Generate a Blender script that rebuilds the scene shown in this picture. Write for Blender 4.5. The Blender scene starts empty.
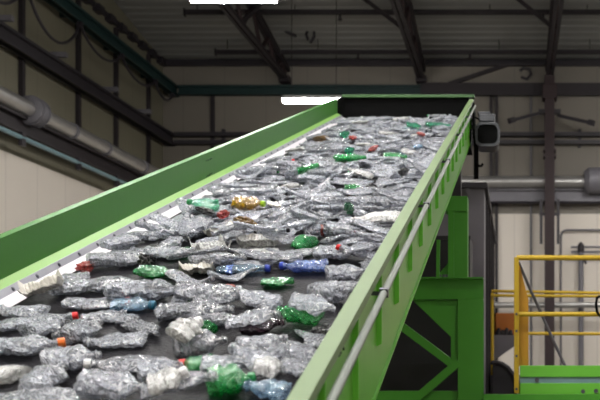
import bpy, bmesh, math, random
import numpy as np
from mathutils import Vector, Matrix, noise

random.seed(11)
rng = np.random.default_rng(11)
S = bpy.context.scene
COL = S.collection
F, VX, VY, EYE = 900.0, 514.0, 356.0, 1.7        # focal length in px, horizon point, eye height


def W(px, Y): return (px - VX) / F * Y            # world x of an image column at distance Y
def Z(py, Y): return EYE + (VY - py) / F * Y      # world z of an image row at distance Y
def P(px, py, Y): return Vector((W(px, Y), Y, Z(py, Y)))


# ------------------------------------------------------------------ materials
def lin(c):
    c = c / 255.0
    return c / 12.92 if c <= 0.04045 else ((c + 0.055) / 1.055) ** 2.4


def rgb(r, g, b): return (lin(r), lin(g), lin(b), 1)


def mat(name, col, rough=0.5, metal=0.0, var=0.12, scale=6.0, bump=0.0, bscale=60.0, spec=0.5):
    m = bpy.data.materials.new(name); m.use_nodes = True
    nt = m.node_tree; N = nt.nodes; L = nt.links
    b = N['Principled BSDF']
    b.inputs['Roughness'].default_value = rough
    b.inputs['Metallic'].default_value = metal
    b.inputs['Specular IOR Level'].default_value = spec
    tc = N.new('ShaderNodeTexCoord')
    n = N.new('ShaderNodeTexNoise'); n.inputs['Scale'].default_value = scale
    n.inputs['Detail'].default_value = 5
    L.new(tc.outputs['Object'], n.inputs['Vector'])
    mx = N.new('ShaderNodeMix'); mx.data_type = 'RGBA'
    mx.inputs[6].default_value = tuple(c * (1 - var) for c in col[:3]) + (1,)
    mx.inputs[7].default_value = tuple(min(1, c * (1 + var)) for c in col[:3]) + (1,)
    L.new(n.outputs['Fac'], mx.inputs[0])
    L.new(mx.outputs[2], b.inputs['Base Color'])
    if bump:
        n2 = N.new('ShaderNodeTexNoise'); n2.inputs['Scale'].default_value = bscale
        L.new(tc.outputs['Object'], n2.inputs['Vector'])
        bp = N.new('ShaderNodeBump'); bp.inputs['Strength'].default_value = bump
        bp.inputs['Distance'].default_value = 0.01
        L.new(n2.outputs['Fac'], bp.inputs['Height']); L.new(bp.outputs['Normal'], b.inputs['Normal'])
    return m


def panel_wall(name, col, axis):
    """Insulated wall panels: cream sheet with thin vertical joints every 1.15 m."""
    m = mat(name, col, 0.6, 0, 0.05, 0.8)
    nt = m.node_tree; N = nt.nodes; L = nt.links; b = N['Principled BSDF']
    tc = N.new('ShaderNodeTexCoord'); sx = N.new('ShaderNodeSeparateXYZ')
    L.new(tc.outputs['Object'], sx.inputs[0])
    md = N.new('ShaderNodeMath'); md.operation = 'MODULO'; md.inputs[1].default_value = 1.15
    ab = N.new('ShaderNodeMath'); ab.operation = 'ADD'; ab.inputs[1].default_value = 115.0
    L.new(sx.outputs[axis], ab.inputs[0]); L.new(ab.outputs[0], md.inputs[0])
    lt = N.new('ShaderNodeMath'); lt.operation = 'LESS_THAN'; lt.inputs[1].default_value = 0.02
    L.new(md.outputs[0], lt.inputs[0])
    mx = N.new('ShaderNodeMix'); mx.data_type = 'RGBA'
    src = b.inputs['Base Color'].links[0].from_socket
    L.new(lt.outputs[0], mx.inputs[0]); L.new(src, mx.inputs[6])
    mx.inputs[7].default_value = tuple(c * 0.8 for c in col[:3]) + (1,)
    L.new(mx.outputs[2], b.inputs['Base Color'])
    return m


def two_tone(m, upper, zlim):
    """Wall colour multiplied darker above a set height (object z = height above the floor)."""
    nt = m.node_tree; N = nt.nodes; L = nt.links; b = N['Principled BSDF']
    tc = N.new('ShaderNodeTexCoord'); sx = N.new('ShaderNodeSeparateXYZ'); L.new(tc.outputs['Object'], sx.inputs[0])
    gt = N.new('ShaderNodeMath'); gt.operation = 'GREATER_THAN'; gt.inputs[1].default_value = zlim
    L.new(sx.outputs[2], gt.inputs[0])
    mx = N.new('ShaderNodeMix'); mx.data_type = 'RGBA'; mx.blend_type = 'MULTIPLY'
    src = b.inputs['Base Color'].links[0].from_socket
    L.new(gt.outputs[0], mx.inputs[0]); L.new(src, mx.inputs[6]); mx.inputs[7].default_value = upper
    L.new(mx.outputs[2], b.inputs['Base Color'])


def plastic(name, col, clear=0.35, rough=0.22, bump=0.6, trans=0.5, white=0.25):
    """Crumpled thin PET: milky sheen, glossy creases and partly see-through film."""
    m = bpy.data.materials.new(name); m.use_nodes = True
    nt = m.node_tree; N = nt.nodes; L = nt.links
    b = N['Principled BSDF']; out = N['Material Output']
    b.inputs['Roughness'].default_value = rough
    b.inputs['IOR'].default_value = 1.25
    b.inputs['Transmission Weight'].default_value = trans
    b.inputs['Coat Weight'].default_value = 1.0
    b.inputs['Coat Roughness'].default_value = 0.14
    b.inputs['Coat IOR'].default_value = 1.6
    tc = N.new('ShaderNodeTexCoord')
    oi = N.new('ShaderNodeObjectInfo')
    n = N.new('ShaderNodeTexNoise'); n.inputs['Scale'].default_value = 22; n.inputs['Detail'].default_value = 4
    L.new(tc.outputs['Object'], n.inputs['Vector'])
    v = N.new('ShaderNodeTexVoronoi'); v.feature = 'DISTANCE_TO_EDGE'; v.inputs['Scale'].default_value = 48
    wv = N.new('ShaderNodeTexNoise'); wv.inputs['Scale'].default_value = 30
    L.new(tc.outputs['Object'], wv.inputs['Vector'])
    wm = N.new('ShaderNodeMix'); wm.data_type = 'VECTOR'; wm.inputs[0].default_value = 0.06
    L.new(tc.outputs['Object'], wm.inputs[4]); L.new(wv.outputs['Color'], wm.inputs[5])
    L.new(wm.outputs[1], v.inputs['Vector'])
    n2 = N.new('ShaderNodeTexNoise'); n2.inputs['Scale'].default_value = 90; n2.inputs['Detail'].default_value = 3
    L.new(tc.outputs['Object'], n2.inputs['Vector'])
    mxn = N.new('ShaderNodeMath'); mxn.operation = 'MULTIPLY_ADD'; mxn.inputs[1].default_value = 1.6
    L.new(v.outputs['Distance'], mxn.inputs[0]); L.new(n2.outputs['Fac'], mxn.inputs[2])
    bp = N.new('ShaderNodeBump'); bp.inputs['Strength'].default_value = bump; bp.inputs['Distance'].default_value = 0.014
    L.new(mxn.outputs[0], bp.inputs['Height']); L.new(bp.outputs['Normal'], b.inputs['Normal']); L.new(bp.outputs['Normal'], b.inputs['Coat Normal'])
    mx = N.new('ShaderNodeMix'); mx.data_type = 'RGBA'
    mx.inputs[6].default_value = tuple(c * 0.72 for c in col[:3]) + (1,)
    mx.inputs[7].default_value = tuple(min(1, c * 1.2) for c in col[:3]) + (1,)
    L.new(oi.outputs['Random'], mx.inputs[0])
    cr = N.new('ShaderNodeMapRange'); cr.interpolation_type = 'SMOOTHSTEP'      # stress-whitened creases, with white glints painted into the colour
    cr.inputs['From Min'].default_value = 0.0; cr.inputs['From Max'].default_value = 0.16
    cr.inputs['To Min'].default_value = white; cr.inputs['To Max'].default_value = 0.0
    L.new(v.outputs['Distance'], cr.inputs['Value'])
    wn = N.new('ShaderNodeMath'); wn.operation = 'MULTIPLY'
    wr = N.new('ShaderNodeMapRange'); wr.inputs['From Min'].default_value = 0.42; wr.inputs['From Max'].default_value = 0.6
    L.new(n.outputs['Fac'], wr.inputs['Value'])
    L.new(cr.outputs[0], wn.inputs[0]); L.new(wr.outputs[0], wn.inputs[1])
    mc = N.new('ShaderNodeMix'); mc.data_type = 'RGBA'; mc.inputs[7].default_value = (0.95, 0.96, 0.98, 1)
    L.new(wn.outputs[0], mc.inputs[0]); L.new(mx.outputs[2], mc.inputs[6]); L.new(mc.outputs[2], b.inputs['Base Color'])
    tr = N.new('ShaderNodeBsdfTransparent')
    tr.inputs['Color'].default_value = tuple(min(1, 0.35 + 0.65 * c / max(col[:3])) for c in col[:3]) + (1,)
    ms = N.new('ShaderNodeMixShader')
    mr = N.new('ShaderNodeMapRange')
    mr.inputs['From Min'].default_value = 0.35; mr.inputs['From Max'].default_value = 0.65
    mr.inputs['To Min'].default_value = clear * 0.3; mr.inputs['To Max'].default_value = min(0.95, clear * 1.7)
    L.new(n.outputs['Fac'], mr.inputs['Value'])
    inv = N.new('ShaderNodeMath'); inv.operation = 'SUBTRACT'; inv.inputs[0].default_value = 1.0
    L.new(wn.outputs[0], inv.inputs[1])
    mt = N.new('ShaderNodeMath'); mt.operation = 'MULTIPLY'; L.new(mr.outputs[0], mt.inputs[0]); L.new(inv.outputs[0], mt.inputs[1])
    L.new(mt.outputs[0], ms.inputs[0])
    L.new(b.outputs[0], ms.inputs[1]); L.new(tr.outputs[0], ms.inputs[2])
    L.new(ms.outputs[0], out.inputs['Surface'])
    return m


def emit(name, col, strength):
    m = bpy.data.materials.new(name); m.use_nodes = True
    b = m.node_tree.nodes['Principled BSDF']
    b.inputs['Base Color'].default_value = (0.9, 0.9, 0.9, 1)
    b.inputs['Emission Color'].default_value = col
    b.inputs['Emission Strength'].default_value = strength
    return m


M = dict(
    wall_l=panel_wall('cream_panel_side', rgb(226, 217, 206), 1),
    wall_b=panel_wall('cream_panel_end', rgb(226, 217, 206), 0),
    floor=mat('concrete', rgb(92, 90, 86), 0.8, 0, 0.2, 1.5, 0.2, 30),
    roof=mat('roof_sheet', rgb(134, 134, 130), 0.5, 0.0, 0.15, 0.7),
    steel_dark=mat('dark_primer_steel', rgb(38, 32, 36), 0.6, 0, 0.2, 4),
    steel_red=mat('brown_red_primer', rgb(46, 31, 33), 0.65, 0, 0.22, 5),
    rail_dark=mat('black_tray', rgb(44, 40, 46), 0.5, 0.0, 0.2, 3),
    teal=mat('teal_paint', rgb(18, 46, 46), 0.5, 0, 0.2, 3),
    tealpipe=mat('pale_teal_pipe', rgb(120, 150, 158), 0.4, 0.0, 0.15, 3),
    duct=mat('galvanised_duct', rgb(178, 176, 174), 0.35, 0.7, 0.12, 5),
    greybox=mat('grey_fan_casing', rgb(112, 110, 116), 0.5, 0.1, 0.15, 5),
    green=mat('green_gloss_paint', rgb(92, 164, 40), 0.36, 0, 0.10, 3, 0.05, 25, spec=0.8),
    lime=mat('lit_lime_paint', rgb(112, 196, 60), 0.4, 0, 0.1, 3),  # brighter green stands in for stronger light on platform and ribs
    greenbar=mat('dark_green_paint', rgb(40, 84, 26), 0.55, 0, 0.15, 3),  # darker green for the hood top bar
    ledge=mat('ledge_glare_green', rgb(134, 178, 92), 0.4, 0, 0.1, 4),  # glare on the upward-facing ledge lightened into its green
    flange=mat('greyish_green_paint', rgb(106, 128, 84), 0.5, 0, 0.14, 5),  # greyer green than the rest of the frame
    greenin=mat('green_panel_paint', rgb(58, 118, 36), 0.4, 0, 0.12, 3, 0.05, 25),  # darker green than the outer frame
    greendk=mat('green_structural_paint', rgb(68, 148, 34), 0.45, 0, 0.14, 3),
    white=mat('white_skirt_rubber', rgb(226, 220, 226), 0.35, 0, 0.06, 8),
    greystrip=mat('grey_clamp_strip', rgb(158, 158, 166), 0.45, 0.15, 0.12, 10),
    belt=mat('black_belt_rubber', rgb(21, 19, 23), 0.5, 0, 0.25, 9, 0.35, 90, spec=0.12),
    black=mat('black_rubber', rgb(9, 9, 9), 0.9, 0, 0.2, 6, spec=0.1),
    bolt=mat('zinc_bolt', rgb(96, 96, 104), 0.35, 0.7, 0.1, 20),
    conduit=mat('grey_conduit', rgb(122, 128, 120), 0.5, 0.0, 0.1, 10),
    backing=mat('black_backing_steel', rgb(38, 36, 40), 0.6, 0, 0.25, 4),
    motor=mat('grey_motor_casing', rgb(48, 50, 55), 0.45, 0.1, 0.15, 14),
    steel=mat('grey_steel_plate', rgb(116, 112, 118), 0.55, 0.1, 0.18, 3, 0.1, 20),
    yellow=mat('yellow_rail_paint', rgb(204, 168, 32), 0.45, 0, 0.14, 12),
    yellowdk=mat('ochre_panel_paint', rgb(196, 142, 26), 0.5, 0, 0.18, 8),
    orange=mat('orange_cover_paint', rgb(176, 100, 26), 0.5, 0, 0.18, 8),
    lamp=mat('lamp_housing', rgb(200, 200, 200), 0.5, 0, 0.05),
    tube=emit('lamp_diffuser', (1.0, 0.98, 0.95, 1), 150.0),
    ink=mat('dark_marker', rgb(34, 70, 30), 0.7, 0, 0.2, 30),
)
two_tone(M['wall_l'], (0.245, 0.25, 0.20, 1), 1.7 + 3.92)  # darker multiplier on the upper wall, likewise on the end wall
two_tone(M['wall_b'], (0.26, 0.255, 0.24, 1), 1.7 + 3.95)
PL = dict(
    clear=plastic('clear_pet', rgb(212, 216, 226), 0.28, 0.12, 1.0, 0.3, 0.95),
    frosty=plastic('milky_pet', rgb(214, 214, 212), 0.2, 0.3, 0.6, 0.2, 0.6),
    green=plastic('green_pet', rgb(14, 168, 78), 0.22, 0.2, 0.5),
    teal=plastic('teal_pet', rgb(60, 178, 140), 0.35, 0.2, 0.5),
    dkgreen=plastic('dark_green_pet', rgb(10, 100, 62), 0.15, 0.25, 0.5),
    blue=plastic('blue_pet', rgb(126, 156, 226), 0.3, 0.2, 0.5, 0.2),
    ltblue=plastic('pale_blue_pet', rgb(148, 182, 206), 0.35, 0.2, 0.5),
    amber=plastic('amber_pet', rgb(190, 152, 22), 0.15, 0.2, 0.4),
    brown=plastic('brown_pet', rgb(128, 100, 50), 0.2, 0.3, 0.5),
    purple=plastic('dark_purple_film', rgb(64, 28, 50), 0.05, 0.2, 0.5),
    black=plastic('black_film', rgb(24, 24, 28), 0.03, 0.3, 0.5),
    white=plastic('white_plastic', rgb(232, 228, 220), 0.04, 0.35, 0.3, 0),
    red=plastic('red_film', rgb(180, 72, 66), 0.2, 0.3, 0.4),
)
CAP = dict(
    white=mat('white_cap', rgb(230, 230, 230), 0.35), red=mat('red_cap', rgb(206, 30, 34), 0.35),
    blue=mat('blue_cap', rgb(40, 64, 170), 0.35), green=mat('green_cap', rgb(14, 130, 66), 0.35),
    black=mat('black_cap', rgb(28, 26, 34), 0.35), orange=mat('orange_cap', rgb(232, 116, 40), 0.35),
    yellow=mat('yellow_green_cap', rgb(150, 190, 40), 0.35), teal=mat('blue_green_cap', rgb(40, 110, 140), 0.35),
)


# ------------------------------------------------------------------ mesh helpers
ORIGIN = {}


class MB:
    def __init__(s): s.v = []; s.f = []; s.smooth = False

    def add(s, vs, fs):
        o = len(s.v); s.v += [Vector(v) for v in vs]; s.f += [tuple(i + o for i in f) for f in fs]; return s

    def box(s, x0, x1, y0, y1, z0, z1):
        return s.add([(x0, y0, z0), (x1, y0, z0), (x1, y1, z0), (x0, y1, z0), (x0, y0, z1), (x1, y0, z1), (x1, y1, z1), (x0, y1, z1)],
                     [(3, 2, 1, 0), (4, 5, 6, 7), (0, 1, 5, 4), (1, 2, 6, 5), (2, 3, 7, 6), (3, 0, 4, 7)])

    def bar(s, p, q, w, h, up=(0, 0, 1)):
        p, q = Vector(p), Vector(q); d = (q - p).normalized(); u = Vector(up)
        if abs(d.dot(u)) > 0.98: u = Vector((0, 1, 0))
        a = d.cross(u).normalized() * w / 2; b = a.cross(d).normalized() * h / 2
        vs = [p - a - b, p + a - b, p + a + b, p - a + b, q - a - b, q + a - b, q + a + b, q - a + b]
        return s.add(vs, [(0, 1, 2, 3), (7, 6, 5, 4), (0, 4, 5, 1), (1, 5, 6, 2), (2, 6, 7, 3), (3, 7, 4, 0)])

    def tube(s, pts, r, n=10, closed=True):
        pts = [Vector(p) for p in pts]; rs = r if isinstance(r, (list, tuple)) else [r] * len(pts)
        base = len(s.v); prev = None
        for i, p in enumerate(pts):
            d = (pts[min(i + 1, len(pts) - 1)] - pts[max(i - 1, 0)]).normalized()
            if prev is None:
                u = Vector((0, 0, 1)) if abs(d.z) < 0.9 else Vector((0, 1, 0))
                a = d.cross(u).normalized()
            else:
                a = (prev - d * prev.dot(d)).normalized()
            prev = a; b = d.cross(a)
            for k in range(n):
                t = 2 * math.pi * k / n
                s.v.append(p + (a * math.cos(t) + b * math.sin(t)) * rs[i])
        for i in range(len(pts) - 1):
            for k in range(n):
                k2 = (k + 1) % n
                s.f.append((base + i * n + k, base + i * n + k2, base + (i + 1) * n + k2, base + (i + 1) * n + k))
        if closed:
            s.f.append(tuple(base + k for k in reversed(range(n))))
            s.f.append(tuple(base + (len(pts) - 1) * n + k for k in range(n)))
        s.smooth = True
        return s

    def prism(s, ring0, ring1):
        n = len(ring0)
        fs = [tuple(reversed(range(n))), tuple(range(n, 2 * n))]
        fs += [(k, (k + 1) % n, n + (k + 1) % n, n + k) for k in range(n)]
        return s.add(list(ring0) + list(ring1), fs)

    def build(s, name, m, parent=None, loc=None, bevel=0.0):
        o0 = Vector(loc) if loc is not None else (ORIGIN[parent.name] if parent else Vector((0, 0, 0)))
        me = bpy.data.meshes.new(name)
        me.from_pydata([tuple(v - o0) for v in s.v], [], s.f); me.update()
        bm = bmesh.new(); bm.from_mesh(me); bmesh.ops.recalc_face_normals(bm, faces=bm.faces); bm.to_mesh(me); bm.free()
        if s.smooth:
            me.polygons.foreach_set('use_smooth', [True] * len(me.polygons))
            try: me.set_sharp_from_angle(angle=math.radians(38))
            except Exception: pass
        o = bpy.data.objects.new(name, me); me.materials.append(m); COL.objects.link(o)
        ORIGIN[o.name] = o0
        if parent: o.parent = parent
        else: o.location = o0
        if bevel:
            b = o.modifiers.new('bevel', 'BEVEL'); b.width = bevel; b.segments = 2; b.limit_method = 'ANGLE'
        return o


def tag(o, label, cat, group=None):
    o['label'] = label; o['category'] = cat
    if group: o['group'] = group
    return o


def thing(name, label, cat, loc, group=None):
    o = bpy.data.objects.new(name, None); COL.objects.link(o); o.location = loc
    o.empty_display_size = 0.2
    ORIGIN[o.name] = Vector(loc)
    return tag(o, label, cat, group)


def struct(o):
    o['kind'] = 'structure'; return o


# ------------------------------------------------------------------ hall shell
XL, XR, YF, YB, ZR = -9.75, 12.0, -6.0, 25.0, EYE + 8.2
YRIDGE = 9.0


def roofz(Y): return ZR + 0.15 * (YB - YRIDGE) - 0.15 * abs(Y - YRIDGE)


struct(MB().box(XL - 0.3, XR + 0.3, YF - 0.3, YB + 0.3, -0.2, 0).build('floor', M['floor']))
gab = [(YF, 0), (YB, 0), (YB, roofz(YB)), (YRIDGE, roofz(YRIDGE)), (YF, roofz(YF))]
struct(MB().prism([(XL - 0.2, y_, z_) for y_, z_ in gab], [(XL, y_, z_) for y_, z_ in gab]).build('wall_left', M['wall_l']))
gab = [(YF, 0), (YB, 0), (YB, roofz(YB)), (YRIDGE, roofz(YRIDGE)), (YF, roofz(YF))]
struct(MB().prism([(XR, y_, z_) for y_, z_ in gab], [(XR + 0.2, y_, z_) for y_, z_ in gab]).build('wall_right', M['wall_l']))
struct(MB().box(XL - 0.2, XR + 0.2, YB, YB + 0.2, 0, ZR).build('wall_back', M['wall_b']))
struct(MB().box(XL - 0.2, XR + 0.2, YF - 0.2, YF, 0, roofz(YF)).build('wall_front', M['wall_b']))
mb = MB()                                              # trapezoidal roof sheet, ribs running across the hall
prof = []
y = YF - 0.2
while y < YB + 0.2:
    prof += [(y, 0), (y + 0.13, 0), (y + 0.16, 0.022), (y + 0.27, 0.022)]; y += 0.3
prof = [(a, roofz(a) + 0.02 + b) for a, b in prof]
n = len(prof)
vs = [(XL - 0.2, a, b) for a, b in prof] + [(XR + 0.2, a, b) for a, b in prof] + [(XL - 0.2, a, b + 0.03) for a, b in prof] + [(XR + 0.2, a, b + 0.03) for a, b in prof]
fs = []
for i in range(n - 1):
    fs += [(i, i + 1, n + i + 1, n + i), (2 * n + i, 3 * n + i, 3 * n + i + 1, 2 * n + i + 1)]
mb.add(vs, fs)
struct(mb.build('ceiling', M['roof']))
mb = MB()                                              # dark eave filler along the left wall, stepped under the sheet ribs
mb.box(XL, XL + 0.06, YF, YB, ZR - 0.12, ZR)
yy = 14.0
while yy < YB - 0.2:
    mb.box(XL, XL + 0.16, yy, yy + 0.28, ZR - 0.2, ZR - 0.03); yy += 0.62
struct(mb.build('trim_1', M['rail_dark']))
struct(MB().box(XL, XR, YB - 0.14, YB, ZR - 0.16, ZR).build('trim_2', M['rail_dark']))

# purlins / sprinkler bars under the roof
for yy, x0, lab in ((23.85, W(216, 23.85), 'dark horizontal roof bar closest to the end wall'),
                    (22.15, W(185, 22.15), 'dark horizontal roof bar second from the end wall')):
    zr = Z(50, yy) if yy > 23 else Z(10, yy)
    t = thing('roof_purlin', lab, 'purlin', (x0, yy, zr - 0.1), 'roof bars under the sheet roof')
    m2 = MB().box(x0, XR, yy - 0.04, yy + 0.04, zr - 0.11, zr - 0.09).box(x0, XR, yy - 0.015, yy + 0.015, zr - 0.09, zr - 0.02).box(x0, XR, yy - 0.04, yy + 0.04, zr - 0.02, zr)
    m2.build('rail', M['steel_dark'], t)
    MB().box(x0 - 0.02, x0, yy - 0.07, yy + 0.07, zr - 0.15, zr + 0.03).build('end_plate', M['steel_dark'], t)
    for px in ((340, 543) if yy < 23 else (358, 470)):
        xx = W(px, yy)
        MB().tube([(xx, yy, zr - 0.1), (xx, yy, zr - 0.22)], 0.03, 8).tube([(xx, yy, zr - 0.22), (xx, yy, zr - 0.26)], 0.05, 8).build('sprinkler', M['steel_dark'], t)
    xx = x0 + 0.3
    while xx < XR:
        MB().tube([(xx, yy, zr), (xx, yy, roofz(yy) + 0.02)], 0.012, 6).build('hanger_rod', M['steel_dark'], t)
        xx += 2.4


def truss(X, lab, zb=7.62, zt=8.08, y0=11.0, y1=24.9):
    t = thing('roof_truss', lab, 'truss', (X, y1, EYE + zb), 'steel roof trusses')
    zB = EYE + zb
    zT = lambda Y: roofz(Y) - 0.3
    for s_ in (-1, 1):
        MB().bar((X + s_ * 0.06, y0, zT(y0)), (X + s_ * 0.06, y1, zT(y1)), 0.09, 0.12).build('top_chord', M['steel_dark'], t)
        MB().bar((X + s_ * 0.06, y0, zB), (X + s_ * 0.06, y1, zB), 0.08, 0.1).build('bottom_chord', M['steel_dark'], t)
    k = 0; yy = y1
    while yy > y0 + 0.9:
        st_ = 0.55 + 0.05 * k
        a = (X, yy, zB if k % 2 == 0 else zT(yy)); b = (X, yy - st_, zT(yy - st_) if k % 2 == 0 else zB)
        MB().tube([a, b], 0.05, 8).build('web_member', M['steel_red'], t)
        yy -= st_; k += 1
    MB().box(X - 0.14, X + 0.14, y1 - 0.3, y1, zB - 0.1, zB + 0.06).build('bearing_plate', M['steel_dark'], t)
    return t


truss(-6.3, 'steel lattice truss ending above the hanging lamp by the conveyor')
t2 = truss(-2.55, 'steel lattice truss descending above the conveyor head')
t3 = truss(0.97, 'steel lattice truss meeting the tall brown column')
# diagonal struts
for a, b, lab in ((P(358, -6, 21.6), Vector((-2.6, 20.97, EYE + 7.64)), 'slanting strut running into the middle roof truss'),
                  (P(512, -6, 21.6), Vector((0.92, 20.97, EYE + 7.64)), 'slanting strut running into the top of the brown column'),
                  (P(262, 2, 21.75), Vector((-6.36, 20.8, EYE + 7.64)), 'short strut slanting off the truss nearest the side wall')):
    tag(MB().bar(a, b, 0.09, 0.09).build('roof_strut', M['steel_dark'], None, a), lab, 'strut', 'slanting roof struts')
a, b = P(449, 84, 24.93), P(512, 63, 24.93)
tag(MB().bar(a, b, 0.08, 0.1).build('wall_strut', M['steel_dark'], None, a), 'thin dark slanting strut high on the end wall beside the column', 'strut')
# cable scraps under the roof
for pts, lab in (([(275, 22), (283, 30), (291, 34), (296, 36)], 'loose black cable end hanging under the roof between two trusses'),
                 ([(308, 40), (306, 34), (309, 29), (314, 31), (314, 37), (310, 43)], 'small coil of black cable hanging under the roof'),
                 ([(520, 71), (523, 68), (529, 69), (531, 74), (527, 79), (521, 77)], 'round loop of cable on the end wall near the column')):
    Yc = 23.5 if pts[0][1] < 60 else 24.94
    q = [P(a, b, Yc) for a, b in pts]
    tag(MB().tube(q, 0.04, 7).build('hanging_cable', M['rail_dark'], None, q[0]), lab, 'cable')

# crane rail (teal), runs along the left wall and across the end wall
zt = EYE + 7.33


def rail_profile(t, name, x0, x1, y0, y1, m, along, zc, h, w):
    mb = MB()
    for dz, hw, hh in ((h / 2 - 0.03, w, 0.03), (0, w * 0.35, h / 2), (-h / 2 + 0.03, w, 0.03)):
        if along == 'y': mb.box(x0 - hw, x0 + hw, y0, y1, zc + dz - hh, zc + dz + hh)
        else: mb.box(x0, x1, y0 - hw, y0 + hw, zc + dz - hh, zc + dz + hh)
    return mb.build(name, m, t)


t = thing('crane_rail', 'dark teal rail high along the side wall with cable loops under it', 'rail', (XL + 0.25, YB - 0.3, zt))
rail_profile(t, 'runway', XL + 0.36, 0, 12, YB - 0.02, M['teal'], 'y', zt, 0.3, 0.1)
yy = 13.0
while yy < YB:
    MB().box(XL + 0.0, XL + 0.3, yy, yy + 0.06, zt - 0.05, zt + 0.05).build('bracket', M['teal'], t); yy += 2.1
t = thing('end_wall_rail', 'dark teal rail high across the end wall above the conveyor', 'rail', (XL + 0.5, YB - 0.2, zt))
rail_profile(t, 'runway', XL + 0.5, XR - 0.1, YB - 0.16, YB - 0.16, M['teal'], 'x', zt, 0.26, 0.09)
MB().box(W(420, 24.6), XR - 0.1, YB - 0.3, YB - 0.255, zt - 0.17, zt + 0.17).build('cover_plate', M['steel_dark'], t)
t = thing('hanging_festoon_cable', 'black cable hanging in loops under the teal side rail', 'cable', (XL + 0.3, 24.2, zt - 0.2))
hang = [15.2, 17.2, 19.35, 21.4, 23.4, 24.6]
for i in range(len(hang) - 1):
    q = []
    for k in range(15):
        u = k / 14
        q.append((XL + 0.42, hang[i] + (hang[i + 1] - hang[i]) * u, zt - 0.17 - (0.75 if i < 2 else 0.5 - 0.05 * i) * (4 * u * (1 - u)) ** 0.8))
    MB().tube(q, 0.03, 7).build('loop', M['rail_dark'], t)
for yy in hang:
    MB().box(XL + 0.36, XL + 0.48, yy - 0.04, yy + 0.04, zt - 0.24, zt - 0.15).build('trolley', M['rail_dark'], t)

# vertical rails on the left wall
for yy, lab in ((17.75, 'thin dark upright on the side wall by the duct fan'), (20.05, 'thin dark upright on the side wall, second from the fan'),
                (21.95, 'thin dark upright on the side wall, third from the fan'), (23.9, 'thin dark upright on the side wall by the room corner')):
    tag(MB().box(XL, XL + 0.09, yy - 0.05, yy + 0.05, EYE + 4.95, ZR - 0.2).build('wall_upright', M['steel_dark'], None, (XL, yy, EYE + 4.95)), lab, 'upright', 'uprights on the side wall')

# dark cable tray, mid height
zc = EYE + 5.98
t = thing('cable_tray', 'broad black cable tray running along the side wall above the duct', 'tray', (XL + 0.2, YB - 0.2, zc))
rail_profile(t, 'tray', XL + 0.24, 0, 10, YB - 0.02, M['rail_dark'], 'y', zc, 0.32, 0.12)
for i, (px, yy) in enumerate(((13, 16.5), (67, 18.5), (117, 20.9), (147, 22.8))):
    MB().box(XL + 0.005, XL + 0.56, yy - 0.05, yy + 0.05, zc + 0.16, zc + 0.26).build('bracket_arm', M['greybox'], t)
t = thing('end_wall_tray', 'double black cable tray across the end wall behind the motor', 'tray', (XL + 0.5, YB - 0.15, zc))
for dz in (0.12, -0.1):
    MB().box(XL + 0.4, XR - 0.1, YB - 0.3, YB - 0.12, zc + dz - 0.05, zc + dz + 0.05).build('rail', M['rail_dark'], t)
for px in (222, 300, 470, 580):
    MB().box(W(px, 24.8) - 0.04, W(px, 24.8) + 0.04, YB - 0.12, YB - 0.01, zc - 0.2, zc + 0.3).build('bracket', M['rail_dark'], t)

# ventilation duct
zd = EYE + 4.75
t = thing('side_wall_duct', 'silver ventilation pipe running along the side wall', 'duct', (XL + 0.4, 24.4, zd))
y0 = 10.0
for y1 in (15.0, 19.0, 20.55, 22.6, 24.1):
    MB().tube([(XL + 0.4, y0, zd), (XL + 0.4, y1 - 0.04, zd)], 0.155, 18).build('pipe', M['duct'], t)
    MB().tube([(XL + 0.4, y1 - 0.06, zd), (XL + 0.4, y1 + 0.03, zd)], 0.18, 18).build('joint_ring', M['greybox'], t)
    y0 = y1
t = thing('duct_fan', 'round grey fan casing on the silver side wall duct', 'fan', (XL + 0.4, 17.4, zd - 0.3))
MB().tube([(XL + 0.4, 17.3, zd), (XL + 0.4, 17.34, zd), (XL + 0.4, 17.66, zd), (XL + 0.4, 17.72, zd)], [0.2, 0.27, 0.27, 0.2], 24).build('casing', M['greybox'], t)
for yy in (17.38, 17.6):
    MB().tube([(XL + 0.4, yy, zd), (XL + 0.4, yy + 0.03, zd)], 0.29, 24).build('flange', M['greybox'], t)
t = thing('end_wall_duct', 'silver ventilation pipe across the end wall behind the column', 'duct', (0, YB - 0.45, zd))
MB().tube([(W(380, 24.5), YB - 0.45, zd), (W(584, 24.5), YB - 0.45, zd)], 0.155, 18).build('pipe', M['duct'], t)
for px in (497, 540):
    MB().tube([(W(px, 24.5), YB - 0.45, zd), (W(px, 24.5) + 0.05, YB - 0.45, zd)], 0.168, 18).build('joint_ring', M['duct'], t)
t = thing('inline_fan', 'round dark grey fan casing ending the end wall duct', 'fan', (W(592, 24.5), YB - 0.45, zd - 0.35))
c0 = W(584, 24.5)
MB().tube([(c0, YB - 0.45, zd + 0.03), (c0 + 0.12, YB - 0.45, zd + 0.03), (c0 + 0.7, YB - 0.45, zd + 0.03), (c0 + 0.8, YB - 0.45, zd + 0.03)], [0.25, 0.36, 0.36, 0.25], 24).build('casing', M['greybox'], t)
MB().tube([(c0 + 0.8, YB - 0.45, zd), (XR - 0.2, YB - 0.45, zd)], 0.155, 18).build('outlet_pipe', M['duct'], t)

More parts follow.
